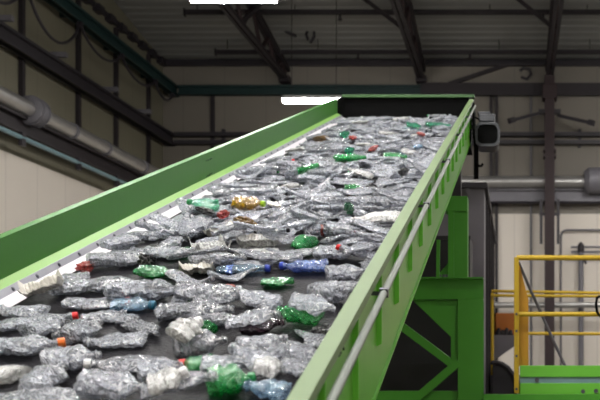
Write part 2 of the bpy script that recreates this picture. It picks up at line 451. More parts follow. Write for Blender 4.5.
# lower beam and thin pipe under the duct
zl = EYE + 4.42
t = thing('side_wall_beam', 'dark beam along the side wall right under the duct', 'beam', (XL + 0.2, YB - 0.3, zl))
rail_profile(t, 'beam', XL + 0.22, 0, 10, YB - 0.02, M['steel_dark'], 'y', zl, 0.36, 0.18)
t = thing('end_wall_beam', 'dark grey beam across the end wall right under the duct', 'beam', (XL + 0.5, YB - 0.2, zl))
rail_profile(t, 'beam', XL + 0.45, XR - 0.1, YB - 0.2, YB - 0.2, M['greybox'], 'x', zl, 0.36, 0.16)
MB().tube([(XL + 0.45, YB - 0.3, zl - 0.21), (XR - 0.1, YB - 0.3, zl - 0.21)], 0.03, 8).build('pipe', M['rail_dark'], t)
t = thing('water_pipe', 'thin pale teal pipe hanging under the side wall beam', 'pipe', (XL + 0.45, 24.0, zl - 0.3))
MB().tube([(XL + 0.46, 10, zl - 0.3), (XL + 0.46, YB - 0.6, zl - 0.3)], 0.045, 10).build('pipe', M['tealpipe'], t)
for yy in (17.0, 19.2, 21.05, 23.0):
    m2 = MB(); m2.box(XL + 0.42, XL + 0.5, yy - 0.06, yy + 0.06, zl - 0.45, zl - 0.2).build('hanger', M['rail_dark'], t)

# column on the end wall
xc = W(549.5, 24.4)
t = thing('steel_column', 'tall dark brown steel column in front of the end wall', 'column', (xc, 24.4, 0))
m2 = MB().box(xc - 0.13, xc + 0.13, 24.25, 24.29, 0, ZR - 0.62).box(xc - 0.02, xc + 0.02, 24.29, 24.51, 0, ZR - 0.62).box(xc - 0.13, xc + 0.13, 24.51, 24.55, 0, ZR - 0.62)
m2.build('shaft', M['steel_red'], t)
MB().box(xc - 0.2, xc + 0.2, 24.2, 24.6, Z(100, 24.4), Z(86, 24.4)).build('head_collar', M['steel_red'], t, bevel=0.02)
for py in (151, 157):
    MB().box(xc - 0.17, xc + 0.17, 24.22, 24.58, Z(py, 24.4) - 0.03, Z(py, 24.4) + 0.03).build('collar', M['steel_red'], t)
MB().box(xc - 0.3, xc + 0.3, 24.2, 24.3, 0.0, 0.03).build('base_plate', M['steel_red'], t)
for sx in (-1, 1):
    MB().box(xc + sx * 0.23 - 0.035, xc + sx * 0.23 + 0.035, 24.3, 24.4, Z(244, 24.4), Z(200, 24.4)).build('side_bar', M['rail_dark'], t)
MB().box(xc - 0.28, xc + 0.28, 24.32, 24.38, Z(216, 24.4), Z(213, 24.4)).build('side_bar_tie', M['rail_dark'], t)
for a, b in (((541, 113), (511, 120.5)), ((558, 115.5), (592, 123))):
    pa, pb = P(a[0], a[1], 24.4), P(b[0], b[1], 23.9)
    ar = MB().bar(pa, pb, 0.08, 0.08).build('bracket_arm', M['rail_dark'], t)
    d = (pb - pa).normalized()
    MB().bar(pb - d * 0.1, pb + d * 0.06, 0.14, 0.14).build('end_fitting', M['rail_dark'], ar)
MB().box(xc - 0.3, xc + 0.3, 24.3, 24.5, Z(114, 24.4), Z(110, 24.4)).build('arm_bracket', M['rail_dark'], t)

# uprights and small conduits on the end wall
t = thing('pipe_pair', 'two parallel grey downpipes on the end wall beside the motor', 'pipe', (W(494, 24.9), 24.9, 0))
for px in (491, 496.5):
    MB().box(W(px, 24.9) - 0.04, W(px, 24.9) + 0.04, 24.9, YB - 0.01, 0, Z(90, 24.9)).build('pipe', M['steel_dark'], t)
tag(MB().tube([(W(531, 24.9), 24.95, 0), (W(531, 24.9), 24.95, Z(95, 24.9))], 0.03, 8).build('wall_conduit', M['greybox'], None, (W(531, 24.9), 24.95, 0)), 'thin grey conduit rising up the end wall left of the column', 'conduit')
tag(MB().box(W(212, 24.9) - 0.05, W(212, 24.9) + 0.05, 24.9, YB, EYE + 4.6, Z(92, 24.9)).build('wall_upright', M['steel_dark'], None, (W(212, 24.9), 24.95, EYE + 4.6)), 'dark upright on the end wall above the far green side panel', 'upright')
q = [Vector((W(561, 24.9), 24.9, 0)), P(561, 236, 24.9)]
for k in range(6):
    aa = math.pi - k / 5 * math.pi / 2
    q.append(P(567 + 6 * math.cos(aa), 236 - 6 * math.sin(aa), 24.9))
q.append(P(640, 230, 24.9))
tag(MB().tube(q, 0.028, 8).build('bent_conduit', M['greybox'], None, q[0]), 'thin grey conduit bending at a rounded corner on the end wall', 'conduit')
t = thing('standpipe', 'grey upright pipe with a valve on the end wall behind the railing', 'pipe', (W(581, 24.7), 24.7, 0))
MB().tube([(W(581, 24.7), 24.7, 0), (W(581, 24.7), 24.7, Z(250, 24.7))], 0.075, 12).build('pipe', M['greybox'], t)
MB().tube([P(581, 254, 24.7), P(581, 250, 24.7), P(581, 245, 24.7), P(581, 242, 24.7)], [0.06, 0.1, 0.09, 0.02], 12).build('valve', M['steel_dark'], t)
for py in (247, 252):
    MB().tube([P(571, py, 24.7), P(640, py, 24.7)], 0.03, 8).build('side_pipe', M['greybox'], t)
MB().bar(P(583, 255, 24.6), P(586, 264, 24.6), 0.08, 0.05).build('handle', M['steel_dark'], t)
t = thing('white_wall_pipe', 'white horizontal pipe low on the end wall behind the railing', 'pipe', (W(484, 24.8), 24.8, Z(305, 24.8)))
for py in (305,):
    MB().tube([P(440, py, 24.5), P(650, py, 24.5)], 0.085, 10).build('pipe', M['duct'], t)

# ------------------------------------------------------------------ lamps
lamp_defs = [(-4.56, 14.6, 'long bright strip lamp at the top edge of the photo', 'x'), (-4.49, 20.2, 'bright strip lamp hanging just beyond the conveyor head', 'x')]
for yy in (3.2, 8.8): lamp_defs.append((-4.5, yy, None, 'x'))
for yy in (-3.5, 2.6, 8.8, 14.6, 20.2): lamp_defs.append((3.4, yy, None, 'x'))  # unseen row, partly added to light end wall, column and platform
for yy in (14.6, 20.2): lamp_defs.append((8.4, yy, None, 'x'))
lamp_defs += [(-1.0, -1.2, None, 'x'), (-2.6, 1.0, None, 'x'), (-1.6, 3.6, None, 'x'), (-1.3, 2.6, None, 'x'), (-1.3, 7.8, None, 'x')]  # unseen lamps added to brighten the belt, bottles and near frame
nl = 0
for x, yy, lab, ax in lamp_defs:
    zl2 = EYE + ((5.82 if yy < 16 else 5.75) if x < -3 else 6.1)
    if lab is None:
        nl += 1
        lab = 'strip lamp out of the frame overhead, ' + ['first', 'second', 'third', 'fourth', 'fifth', 'sixth', 'seventh', 'eighth', 'ninth', 'tenth', 'eleventh', 'twelfth', 'thirteenth', 'fourteenth', 'fifteenth'][nl - 1] + ' of the unseen lamps'
    t = thing('hanging_strip_lamp', lab, 'lamp', (x, yy, zl2), 'strip lamps under the roof')
    hl = 0.69
    MB().prism([(x - hl, yy - 0.14, zl2), (x - hl, yy + 0.14, zl2), (x - hl, yy + 0.06, zl2 + 0.09), (x - hl, yy - 0.06, zl2 + 0.09)],
               [(x + hl, yy - 0.14, zl2), (x + hl, yy + 0.14, zl2), (x + hl, yy + 0.06, zl2 + 0.09), (x + hl, yy - 0.06, zl2 + 0.09)]).build('housing', M['lamp'], t)
    MB().box(x - hl, x + hl, yy - 0.09, yy + 0.09, zl2 - 0.055, zl2 - 0.002).build('diffuser', M['tube'], t)
    for sx in (-0.5, 0.5):
        MB().tube([(x + sx, yy, zl2 + 0.09), (x + sx, yy, roofz(yy) + 0.02)], 0.008, 6).build('suspension_wire', M['steel_dark'], t)

# ------------------------------------------------------------------ conveyor
TAN = (VY - 26.0) / F
TH = math.atan(TAN); CT, ST = math.cos(TH), math.sin(TH)
YH, ZTOP = 9.47, EYE + 2.704


def ztop(Y): return ZTOP - (YH - Y) * TAN           # top edge of the side panels
HB = -0.215                                          # belt surface below that edge
Y0, Y1 = 0.55, YH


def run(profile, y0, y1):
    """A profile (x, height below the top edge) swept up the slope."""
    return MB().prism([(x, y0, ztop(y0) + h) for x, h in profile], [(x, y1, ztop(y1) + h) for x, h in profile])


XA, XBI, XBO = -1.862, -0.468, -0.423
cv = thing('conveyor', 'bright green inclined belt conveyor carrying crushed plastic bottles', 'conveyor', (-1.16, Y0, 0))
# left side panel
lw = run([(XA - 0.036, 0), (XA + 0.004, 0), (XA + 0.004, -0.150), (XA - 0.006, -0.150), (XA - 0.006, -0.01), (XA - 0.036, -0.01)], Y0, Y1).build('side_panel', M['greenin'], cv)
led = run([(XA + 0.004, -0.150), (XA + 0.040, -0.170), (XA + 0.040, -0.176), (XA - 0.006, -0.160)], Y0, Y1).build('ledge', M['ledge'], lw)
gs = run([(XA + 0.040, -0.168), (XA + 0.046, -0.168), (XA + 0.060, -0.196), (XA + 0.054, -0.196)], Y0, Y1).build('clamp_strip', M['greystrip'], cv)
run([(XA + 0.054, -0.194), (XA + 0.060, -0.192), (XA + 0.108, -0.211), (XA + 0.102, -0.2145)], Y0, Y1).build('skirt_strip', M['white'], cv)
run([(XA - 0.045, -0.03), (XA - 0.006, -0.03), (XA - 0.006, -0.41), (XA - 0.045, -0.41), (XA - 0.045, -0.40), (XA - 0.016, -0.40), (XA - 0.016, -0.04), (XA - 0.045, -0.04)], Y0, Y1).build('side_frame', M['greendk'], cv)
bolt_me = None
yb = 1.6
while yb < Y1 - 0.1:
    c = Vector((XA + 0.0525, yb, ztop(yb) - 0.182)); d = Vector((0.028, 0, 0.014)).normalized()
    if bolt_me is None:
        ob = MB().tube([(0, 0, 0), d * 0.005], 0.006, 8).tube([d * 0.0, d * 0.002], 0.009, 10).build('bolt', M['bolt'], None)
        bolt_me = ob.data; ob.parent = gs
    else:
        ob = bpy.data.objects.new('bolt', bolt_me); COL.objects.link(ob); ob.parent = gs
    ob.location = c - ORIGIN[cv.name]
    yb += 0.165
# right side frame: flange, web, bottom lip
rf = run([(XBI, 0), (XBO, 0), (XBO, -0.028), (XBO - 0.006, -0.028), (XBO - 0.006, -0.008), (XBI, -0.008)], Y0, Y1).build('top_flange', M['flange'], cv)
run([(XBI + 0.004, -0.008), (XBI + 0.010, -0.008), (XBI + 0.010, -0.445), (XBI + 0.004, -0.445)], Y0, Y1).build('side_frame', M['green'], cv)
run([(XBI + 0.010, -0.437), (XBI + 0.02, -0.437), (XBI + 0.02, -0.445), (XBI + 0.010, -0.445)], Y0, Y1).build('bottom_lip', M['green'], cv)
run([(XBI - 0.002, -0.008), (XBI + 0.004, -0.008), (XBI + 0.004, -0.212), (XBI - 0.012, -0.212)], Y0, Y1).build('inner_skirt', M['white'], cv)
yr = 1.2
while yr < Y1 - 0.1:
    zz = ztop(yr)
    MB().prism([(XBI + 0.010, yr, zz - 0.012), (XBO - 0.018, yr, zz - 0.03), (XBO - 0.018, yr, zz - 0.29), (XBI + 0.010, yr, zz - 0.30)],
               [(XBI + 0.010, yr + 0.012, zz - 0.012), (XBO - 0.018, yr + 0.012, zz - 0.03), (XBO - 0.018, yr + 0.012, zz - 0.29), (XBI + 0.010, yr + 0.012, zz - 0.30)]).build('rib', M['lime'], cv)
    yr += 0.45
# conduit clipped along the frame
q = [(XBO + 0.022, y, ztop(y) - 0.055) for y in (Y0 + 0.1, 3, 5, 7, Y1 - 0.2)]
cd = MB().tube(q, 0.0115, 12).build('conduit', M['conduit'], cv)
yr = 1.42
while yr < Y1 - 0.3:
    MB().bar((XBO + 0.022, yr, ztop(yr) - 0.055), (XBO + 0.022, yr + 0.02, ztop(yr + 0.02) - 0.055), 0.027, 0.027).build('clip', M['bolt'], cd)
    MB().box(XBI + 0.010, XBO + 0.022, yr + 0.005, yr + 0.02, ztop(yr) - 0.06, ztop(yr) - 0.048).build('clip_stub', M['bolt'], cd)
    yr += 1.35
# belt loop round its two pulleys
RP = 0.085
def belt_pt(Y, off):                                  # point at distance off below the top of the belt, square to the slope
    return Vector((0, Y + off * ST, ztop(Y) + HB - off * CT))
loop_o, loop_i = [], []
def arc(cY, start, n=12):
    c = belt_pt(cY, RP)
    for k in range(n + 1):
        aa = start - math.pi * k / n
        d = Vector((0, math.cos(aa) * CT - math.sin(aa) * ST, math.cos(aa) * ST + math.sin(aa) * CT))
        loop_o.append(c + d * RP); loop_i.append(c + d * (RP - 0.01))
arc(9.52, math.pi / 2); arc(0.7, -math.pi / 2)
nn = len(loop_o); xb0, xb1 = XA + 0.095, XBI + 0.0
vs, fs = [], []
for x in (xb0, xb1):
    vs += [(x, p.y, p.z) for p in loop_o] + [(x, p.y, p.z) for p in loop_i]
for i in range(nn):
    j = (i + 1) % nn
    fs += [(i, j, 2 * nn + j, 2 * nn + i), (nn + i, 3 * nn + i, 3 * nn + j, nn + j), (i, nn + i, nn + j, j), (2 * nn + i, 2 * nn + j, 3 * nn + j, 3 * nn + i)]
MB().add(vs, fs).build('belt', M['belt'], cv)
for cY in (9.52, 0.7):
    c = belt_pt(cY, RP)
    MB().tube([(xb0 - 0.01, c.y, c.z), (xb1 + 0.01, c.y, c.z)], RP - 0.012, 24).tube([(XA - 0.06, c.y, c.z), (XBO + 0.06, c.y, c.z)], 0.025, 12).build('pulley', M['steel'], cv)
# discharge hood at the head: black rubber lined box with a green top angle
hy0, hy1 = YH, 9.88
hd = MB().box(XA, XBI, hy1 - 0.015, hy1, ztop(YH) - 0.5, ztop(hy1) - 0.012).build('hood_curtain', M['black'], cv)
for x0, x1 in ((XA - 0.012, XA + 0.004), (XBI - 0.012, XBI + 0.012)):
    MB().prism([(x0, hy0, ztop(hy0) - 0.5), (x1, hy0, ztop(hy0) - 0.5), (x1, hy0, ztop(hy0) - 0.005), (x0, hy0, ztop(hy0) - 0.005)],
               [(x0, hy1, ztop(hy0) - 0.5), (x1, hy1, ztop(hy0) - 0.5), (x1, hy1, ztop(hy1) - 0.005), (x0, hy1, ztop(hy1) - 0.005)]).build('hood_cheek', M['black'], cv)
MB().box(XA - 0.02, XBO - 0.01, hy1 - 0.05, hy1 + 0.03, ztop(hy1) - 0.03, ztop(hy1) + 0.004).build('hood_top_bar', M['greenbar'], cv, bevel=0.004)
# right flange end piece and bearing plate
MB().box(XBO, XBO + 0.018, 9.18, 9.55, ztop(9.2) - 0.36, ztop(9.2) - 0.02).build('bearing_plate', M['black'], cv)
MB().bar((XBO + 0.03, 9.35, ztop(9.35) - 0.40), (XBO + 0.03, 9.35, ztop(9.35) - 0.82), 0.05, 0.03).build('scraper_arm', M['black'], cv)
MB().tube([(XBO + 0.03, 9.3, Z(163, 9.3)), (XBO + 0.06, 9.3, Z(166, 9.3)), (XBO + 0.085, 9.3, Z(166, 9.3)), (XBO + 0.1, 9.3, Z(163.5, 9.3))], 0.014, 8).build('hook', M['black'], cv)
# gearmotor
YM = 9.2
gm_c = P(487.5, 134, YM)
def rsq(c, hw, hh, r, n=6):
    pts = []
    for sx, sz, a0 in ((1, 1, 0), (-1, 1, 90), (-1, -1, 180), (1, -1, 270)):
        for k in range(n + 1):
            a_ = math.radians(a0 + 90 * k / n)
            pts.append(Vector((c.x + sx * (hw - r) + r * math.cos(a_), c.y, c.z + sz * (hh - r) + r * math.sin(a_))))
    return pts
m2 = MB()
r0 = rsq(gm_c + Vector((0, 0.03, 0)), 0.112, 0.112, 0.045); r1 = rsq(gm_c + Vector((0, 0.33, 0)), 0.112, 0.112, 0.045)
m2.prism(r0, r1)
gm = m2.build('gearmotor', M['motor'], cv); 
o_ = rsq(gm_c, 0.126, 0.124, 0.07); i_ = rsq(gm_c, 0.102, 0.1, 0.055)
o2 = [p + Vector((0, 0.07, 0)) for p in o_]; i2 = [p + Vector((0, 0.07, 0)) for p in i_]
k_ = len(o_); m2 = MB(); fs = []
for i in range(k_):
    j = (i + 1) % k_
    fs += [(i, j, k_ + j, k_ + i), (2 * k_ + i, 3 * k_ + i, 3 * k_ + j, 2 * k_ + j), (i, 2 * k_ + i, 2 * k_ + j, j), (k_ + i, k_ + j, 3 * k_ + j, 3 * k_ + i)]
m2.add(o_ + i_ + o2 + i2, fs); m2.build('fan_cover', M['motor'], gm)
m2 = MB().prism([p + Vector((0, 0.022, 0)) for p in i_], [p + Vector((0, 0.028, 0)) for p in i_]); m2.build('fan_grille', M['black'], gm)
tb0, tb1 = P(478.5, 120, YM), P(495, 112.5, YM)
MB().box(tb0.x, tb1.x, YM + 0.05, YM + 0.25, tb0.z, tb1.z).build('terminal_box', M['motor'], gm, bevel=0.008)
MB().box(tb0.x - 0.01, tb1.x - 0.05, YM + 0.07, YM + 0.23, tb1.z, tb1.z + 0.03).build('terminal_lid', M['motor'], gm, bevel=0.006)
MB().tube([(XBO + 0.01, YM + 0.3, gm_c.z), (gm_c.x - 0.1, YM + 0.3, gm_c.z)], 0.09, 18).build('gearbox', M['motor'], gm)
MB().tube([(tb0.x, YM + 0.15, tb0.z + 0.05), (tb0.x - 0.05, YM + 0.15, tb0.z + 0.07), (tb0.x - 0.09, YM + 0.2, tb0.z + 0.02), (tb0.x - 0.1, YM + 0.25, tb0.z - 0.15)], 0.012, 8).build('power_cable', M['black'], gm)
# faint hand-written marks on the panels
def scribble(pts3, name):
    m2 = MB()
    for q in pts3: m2.tube(q, 0.0026, 5)
    return m2.build(name, M['ink'], cv)
def on_left(px, py): # point on the left panel's inner face seen at that pixel
    Y = (XA + 0.005) / ((px - VX) / F); return Vector((XA + 0.0055, Y, Z(py, Y)))
scribble([[on_left(206, 161), on_left(207.5, 159.5), on_left(208.5, 160.6), on_left(209.5, 158.8)], [on_left(210.3, 159.6), on_left(211, 158), on_left(212, 159)]], 'marker_note')
scribble([[on_left(206.5, 177), on_left(207.5, 175), on_left(208.6, 176)], [on_left(208.8, 175.6), on_left(210, 173.6), on_left(209.6, 175.4)], [on_left(211, 174), on_left(212, 172.6)]], 'marker_note')
def on_web(px, py):
    Y = (XBI + 0.011) / ((px - VX) / F); return Vector((XBI + 0.0115, Y, Z(py, Y)))
scribble([[on_web(336.5, 358), on_web(336.8, 352), on_web(339, 350.5), on_web(341, 353), on_web(339, 356), on_web(337.5, 355)], [on_web(341, 349), on_web(343, 347), on_web(343.5, 350)]], 'marker_note')

# ------------------------------------------------------------------ support frame under the head
YS = 8.0
sf = thing('support_frame', 'green steel support frame holding up the conveyor head', 'frame', (W(471, YS), YS, 0))
xl, xr = -2.05, W(483.5, YS)
zb0, zb1 = Z(300, YS), Z(278, YS)
MB().box(xl, xr, YS - 0.1, YS + 0.1, zb1 - 0.012, zb1).box(xl, xr, YS - 0.012, YS + 0.012, zb0 + 0.012, zb1 - 0.012).box(xl, xr, YS - 0.1, YS + 0.1, zb0, zb0 + 0.012).build('crossbeam', M['greendk'], sf)
for x0, x1 in ((W(458.5, YS), xr), (xl, xl + 0.22)):
    m2 = MB().box(x0, x1, YS - 0.1, YS - 0.085, 0.02, zb0).box((x0 + x1) / 2 - 0.006, (x0 + x1) / 2 + 0.006, YS - 0.085, YS + 0.085, 0.02, zb0).box(x0, x1, YS + 0.085, YS + 0.1, 0.02, zb0)
    m2.build('column', M['greendk'], sf, bevel=0.004)
    MB().box(x0 - 0.05, x1 + 0.05, YS - 0.16, YS + 0.16, 0, 0.02).build('base_plate', M['greendk'], sf)
# edge strip and gusset
yg = YS - 0.05
gp = [(413, 300.5), (459, 300.5), (459, 367), (451, 367), (451, 337)]
MB().prism([P(a, b, yg) for a, b in gp], [P(a, b, yg) + Vector((0, 0.012, 0)) for a, b in gp]).build('gusset', M['greendk'], sf)
gq = [(-1.90, 300.5)]
MB().bar(P(396, 322, YS), P(451, 363, YS), 0.07, 0.065, (0, 1, 0)).build('brace', M['greendk'], sf)
MB().bar(P(459, 362, YS - 0.06), P(405, 408, YS - 0.06), 0.07, 0.085, (0, 1, 0)).build('brace', M['greendk'], sf)
MB().box(xl + 0.22, W(458.5, YS), YS - 0.03, YS + 0.05, Z(408, YS), Z(391, YS)).build('tie_beam', M['greendk'], sf)
# upper posts from the crossbeam to the conveyor
for x0, x1 in ((W(449, YS), W(468, YS)), (xl + 0.12, xl + 0.29)):
    m2 = MB().box(x0, x1, YS - 0.08, YS - 0.065, zb1, Z(213, YS)).box(x1 - 0.012, x1, YS - 0.065, YS + 0.08, zb1, Z(213, YS)).box(x0, x0 + 0.05, YS - 0.1, YS - 0.08, zb1, Z(213, YS))
    m2.build('upper_post', M['greendk'], sf)
    MB().box(x0 - 0.03, x1, YS - 0.1, YS + 0.1, Z(213, YS), Z(198, YS)).build('header_block', M['greendk'], sf, bevel=0.004)
    MB().box(x0 + 0.03, x1 - 0.06, YS - 0.05, YS + 0.05, Z(198, YS), ztop(YS) - 0.43).build('spacer', M['steel_dark'], sf)
MB().prism([P(436, 277.5, yg), P(449, 277.5, yg), P(449, 262, yg)], [P(436, 277.5, yg + .012), P(449, 277.5, yg + .012), P(449, 262, yg + .012)]).build('gusset', M['greendk'], sf)
MB().bar(P(438, 277, YS - 0.09), P(438.5, 240, YS - 0.09), 0.03, 0.03).build('stay', M['greendk'], sf)
for px in (440, 444, 447):
    MB().tube([P(px, 277, YS - 0.08), P(px, 274.5, YS - 0.08)], 0.014, 8).build('bolt', M['bolt'], sf)
# rear leg pair carrying the tail (below the frame of the photo)
tl = thing('tail_stand', 'green legs under the low tail end of the conveyor', 'stand', (-1.16, 2.4, 0))
for x in (XA - 0.03, XBO - 0.02):
    MB().box(x - 0.04, x + 0.04, 2.36, 2.44, 0, ztop(2.36) - 0.45).build('leg', M['greendk'], tl)

# long dark green sill beam to the right of the column
tag(MB().box(xr + 0.01, 2.6, YS - 0.2, YS - 0.1, Z(408, YS), Z(393.5, YS)).build('sill_beam', M['greendk'], None, (xr, YS, Z(408, YS))), 'dark green horizontal beam under the platform edge at the bottom', 'beam')

# ------------------------------------------------------------------ steel bunker behind the head
YK = 9.98
hp = thing('steel_bunker', 'tall grey steel bunker standing behind the green support frame', 'bunker', (W(476, YK), YK, 0))
kx0, kx1, ky1, kzt = -2.3, W(484, YK), 14.9, Z(184, YK)
MB().box(kx0, kx1, YK, YK + 0.02, 0, kzt).box(kx1 - 0.02, kx1, YK + 0.02, ky1, 0, kzt).box(kx0, kx0 + 0.02, YK + 0.02, ky1, 0, kzt).box(kx0, kx1, ky1 - 0.02, ky1, 0, kzt).build('shell', M['steel'], hp)
MB().box(kx0 - 0.03, kx1 + 0.03, YK - 0.05, YK, kzt - 0.05, kzt + 0.01).box(kx1, kx1 + 0.04, YK, ky1, kzt - 0.05, kzt + 0.01).build('rim', M['steel_dark'], hp)
for k in range(4):
    yy = YK + 0.6 + k * 1.1
    MB().box(kx1, kx1 + 0.03, yy, yy + 0.06, 0, kzt - 0.05).build('stiffener', M['steel_dark'], hp)
MB().prism([P(462, 184, YK - .04), P(470, 184, YK - .04), P(470, 198, YK - .04)], [P(462, 184, YK - .02), P(470, 184, YK - .02), P(470, 198, YK - .02)]).build('corner_plate', M['steel'], hp)

dp = thing('dark_backing_box', 'added dark steel cabinet in the shade behind the green braces', 'backing', (-1.2, 8.9, 0))  # dark box added so the gap behind the braces stays dark
dz = Z(236, 8.9)
MB().box(-2.1, W(470, 8.9), 8.9, 9.5, 0.05, dz).build('body', M['backing'], dp, bevel=0.01)
MB().box(-2.12, W(470.5, 8.9), 8.88, 8.9, dz - 0.04, dz).build('rim', M['backing'], dp)
for k in range(3):
    MB().box(-2.1, W(469, 8.9), 8.875, 8.9, 0.5 + k * 0.55, 0.53 + k * 0.55).build('rib', M['backing'], dp)
MB().box(-2.05, W(468, 8.9), 8.95, 9.45, 0, 0.05).build('plinth', M['backing'], dp)

# orange machine seen between bunker and railing
YO = 13.0
om = thing('orange_machine', 'machine with an orange cover and grey chute behind the yellow post', 'machine', P(505, 400, YO) * 1.0)
MB().box(W(493, YO), W(517, YO), YO, YO + 0.8, Z(335, YO), Z(313, YO)).build('cover', M['orange'], om, bevel=0.01)
ch = [(493, 335), (517, 335), (517, 344), (493, 361)]
MB().prism([P(a, b, YO - 0.1) for a, b in ch], [P(a, b, YO - 0.1) + Vector((0, 0.7, 0)) for a, b in ch]).build('chute', M['steel'], om)
for k in range(4):
    MB().tube([P(498 + k * 4, 335, YO - 0.06), P(499 + k * 4, 328 + (k % 2) * 2, YO - 0.06)], [0.045, 0.02], 8).build('clamp', M['steel_dark'], om)
MB().box(W(493.5, YO), W(496, YO), YO, YO + 0.5, 0.0, Z(313, YO)).build('leg', M['steel_dark'], om)
MB().box(W(514, YO), W(517, YO), YO + 0.1, YO + 0.5, 0.0, Z(336, YO)).build('leg', M['steel_dark'], om)
YD = 10.6
dr = [(492.5, 366), (493, 363.5), (496, 363.5), (502, 365), (508, 369), (513, 376), (515, 383), (516, 440), (492.5, 440)]
tr_ = thing('black_hopper', 'black round-shouldered hopper low beside the yellow post', 'hopper', (W(500, YD), YD, 0))
MB().prism([P(a, b, YD) if b < 430 else Vector((W(a, YD), YD, 0)) for a, b in dr], [(P(a, b, YD) if b < 430 else Vector((W(a, YD), YD, 0))) + Vector((0, 1.2, 0)) for a, b in dr]).build('body', M['rail_dark'], tr_, bevel=0.01)
q = [P(a, b - 1, YD - 0.02) for a, b in dr[:7]]
MB().tube(q, 0.03, 8).build('rim', M['steel_dark'], tr_)

# ------------------------------------------------------------------ platform and railings
YR = 8.1
zdk = EYE - 0.25
pf = thing('platform', 'green edged steel platform with a grey strip along its edge', 'platform', (W(520, YR), YR, 0))
x0, x1 = W(520, YR), 2.8
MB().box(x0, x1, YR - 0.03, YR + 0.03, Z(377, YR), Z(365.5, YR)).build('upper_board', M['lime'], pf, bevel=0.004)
MB().box(x0, x1, YR - 0.012, YR + 0.01, Z(383, YR), Z(377, YR)).build('edge_strip', M['tealpipe'], pf)
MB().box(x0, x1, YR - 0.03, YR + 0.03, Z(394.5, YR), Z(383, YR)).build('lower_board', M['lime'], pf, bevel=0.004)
MB().box(x0, x1, YR + 0.03, 12.0, zdk - 0.05, zdk).build('deck', M['steel'], pf)
for px, py in ((583, 391.5), (596, 391), (537, 380)):
    MB().tube([P(px, py, YR - 0.028), P(px, py, YR - 0.05)], 0.02, 8).build('bolt', M['bolt'], pf)
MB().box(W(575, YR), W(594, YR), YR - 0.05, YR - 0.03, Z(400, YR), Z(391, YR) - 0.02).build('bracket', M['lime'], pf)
for xx, yy in ((x0 + 0.05, YR + 0.1), (x1 - 0.1, YR + 0.1), (x0 + 0.05, 11.8), (x1 - 0.1, 11.8)):
    MB().box(xx - 0.05, xx + 0.05, yy - 0.05, yy + 0.05, 0, zdk - 0.05).build('leg', M['greendk'], pf)

rl = thing('yellow_railing', 'yellow safety railing on the front edge of the platform', 'railing', (W(516.5, YR), YR, zdk))
xp = W(516.5, YR)
pst = MB().box(xp - 0.022, xp + 0.022, YR - 0.08, YR - 0.035, Z(393, YR), Z(258, YR)).build('post', M['yellow'], rl, bevel=0.006)
MB().tube([(xp, YR - 0.058, Z(258.5, YR)), (2.75, YR - 0.058, Z(258.5, YR))], 0.023, 12).build('top_rail', M['yellow'], rl)
MB().tube([(xp, YR - 0.058, Z(314.5, YR)), (2.75, YR - 0.058, Z(314.5, YR))], 0.021, 12).build('mid_rail', M['yellow'], rl)
gp = [(518.5, 261), (523, 278), (528.5, 300), (528.5, 366), (518.5, 366)]
MB().prism([P(a, b, YR + 0.06) for a, b in gp], [P(a, b, YR + 0.06) + Vector((0, 0.03, 0)) for a, b in gp]).build('end_panel', M['yellowdk'], rl)
MB().box(2.72, 2.76, YR - 0.08, YR - 0.035, Z(393, YR), Z(258, YR)).build('post', M['yellow'], rl)
MB().tube([P(518.5, 262, YR + 0.05), P(531, 291, YR + 0.3), P(565, 366, YR + 0.6)], 0.014, 10).build('brace_bar', M['steel'], rl)
for py in (314, 331, 356, 389):
    MB().tube([P(516.5, py, YR - 0.08), P(516.5, py, YR - 0.095)], 0.012, 8).build('bolt', M['bolt'], rl)
q = [P(600, 296, YR - 0.12), P(597, 298, YR - 0.12), P(596, 304, YR - 0.12), P(597, 312, YR - 0.12), P(600, 316, YR - 0.12), P(606, 316, YR - 0.1), P(607, 300, YR - 0.1)]
tag(MB().tube(q, 0.012, 8).build('hanging_hose', M['black'], None, q[0]), 'loop of black hose on the yellow railing at the photo edge', 'hose')
YQ = 11.8
rq = thing('yellow_railing', 'yellow safety railing on the far edge of the platform', 'railing', (W(486, YQ), YQ, zdk))
for py in (291, 295.5):
    MB().tube([P(491.5, py, YQ - (0.05 if py > 293 else -0.12)), P(640, py + (1 if py > 293 else 2.6), YQ - (0.05 if py > 293 else -0.12))], 0.02, 10).build('top_rail', M['yellow'], rq)
MB().tube([P(520, 333.5, YQ), P(640, 334, YQ)], 0.022, 10).build('mid_rail', M['yellow'], rq)
for px in (492, 524, 632):
    MB().tube([(W(px, YQ), YQ, zdk + 0.002), (W(px, YQ), YQ, Z(293, YQ))], 0.025, 10).build('post', M['yellow'], rq)

# ------------------------------------------------------------------ crushed bottles on the belt
BO = Vector((0, 0, ztop(0) + HB))                    # belt frame: X across, u up the slope, nv square to the belt
U = Vector((0, CT, ST)); NV = Vector((0, -ST, CT))
GX0, GX1, GS1, GC = XA + 0.1, XBI - 0.012, 10.15, 0.012
NGX, NGS = int((GX1 - GX0) / GC) + 1, int(GS1 / GC) + 1
HM = np.zeros((NGX, NGS))                            # height of the heap above the belt


def sm(a, b, t):
    t = min(1, max(0, (t - a) / (b - a))); return t * t * (3 - 2 * t)


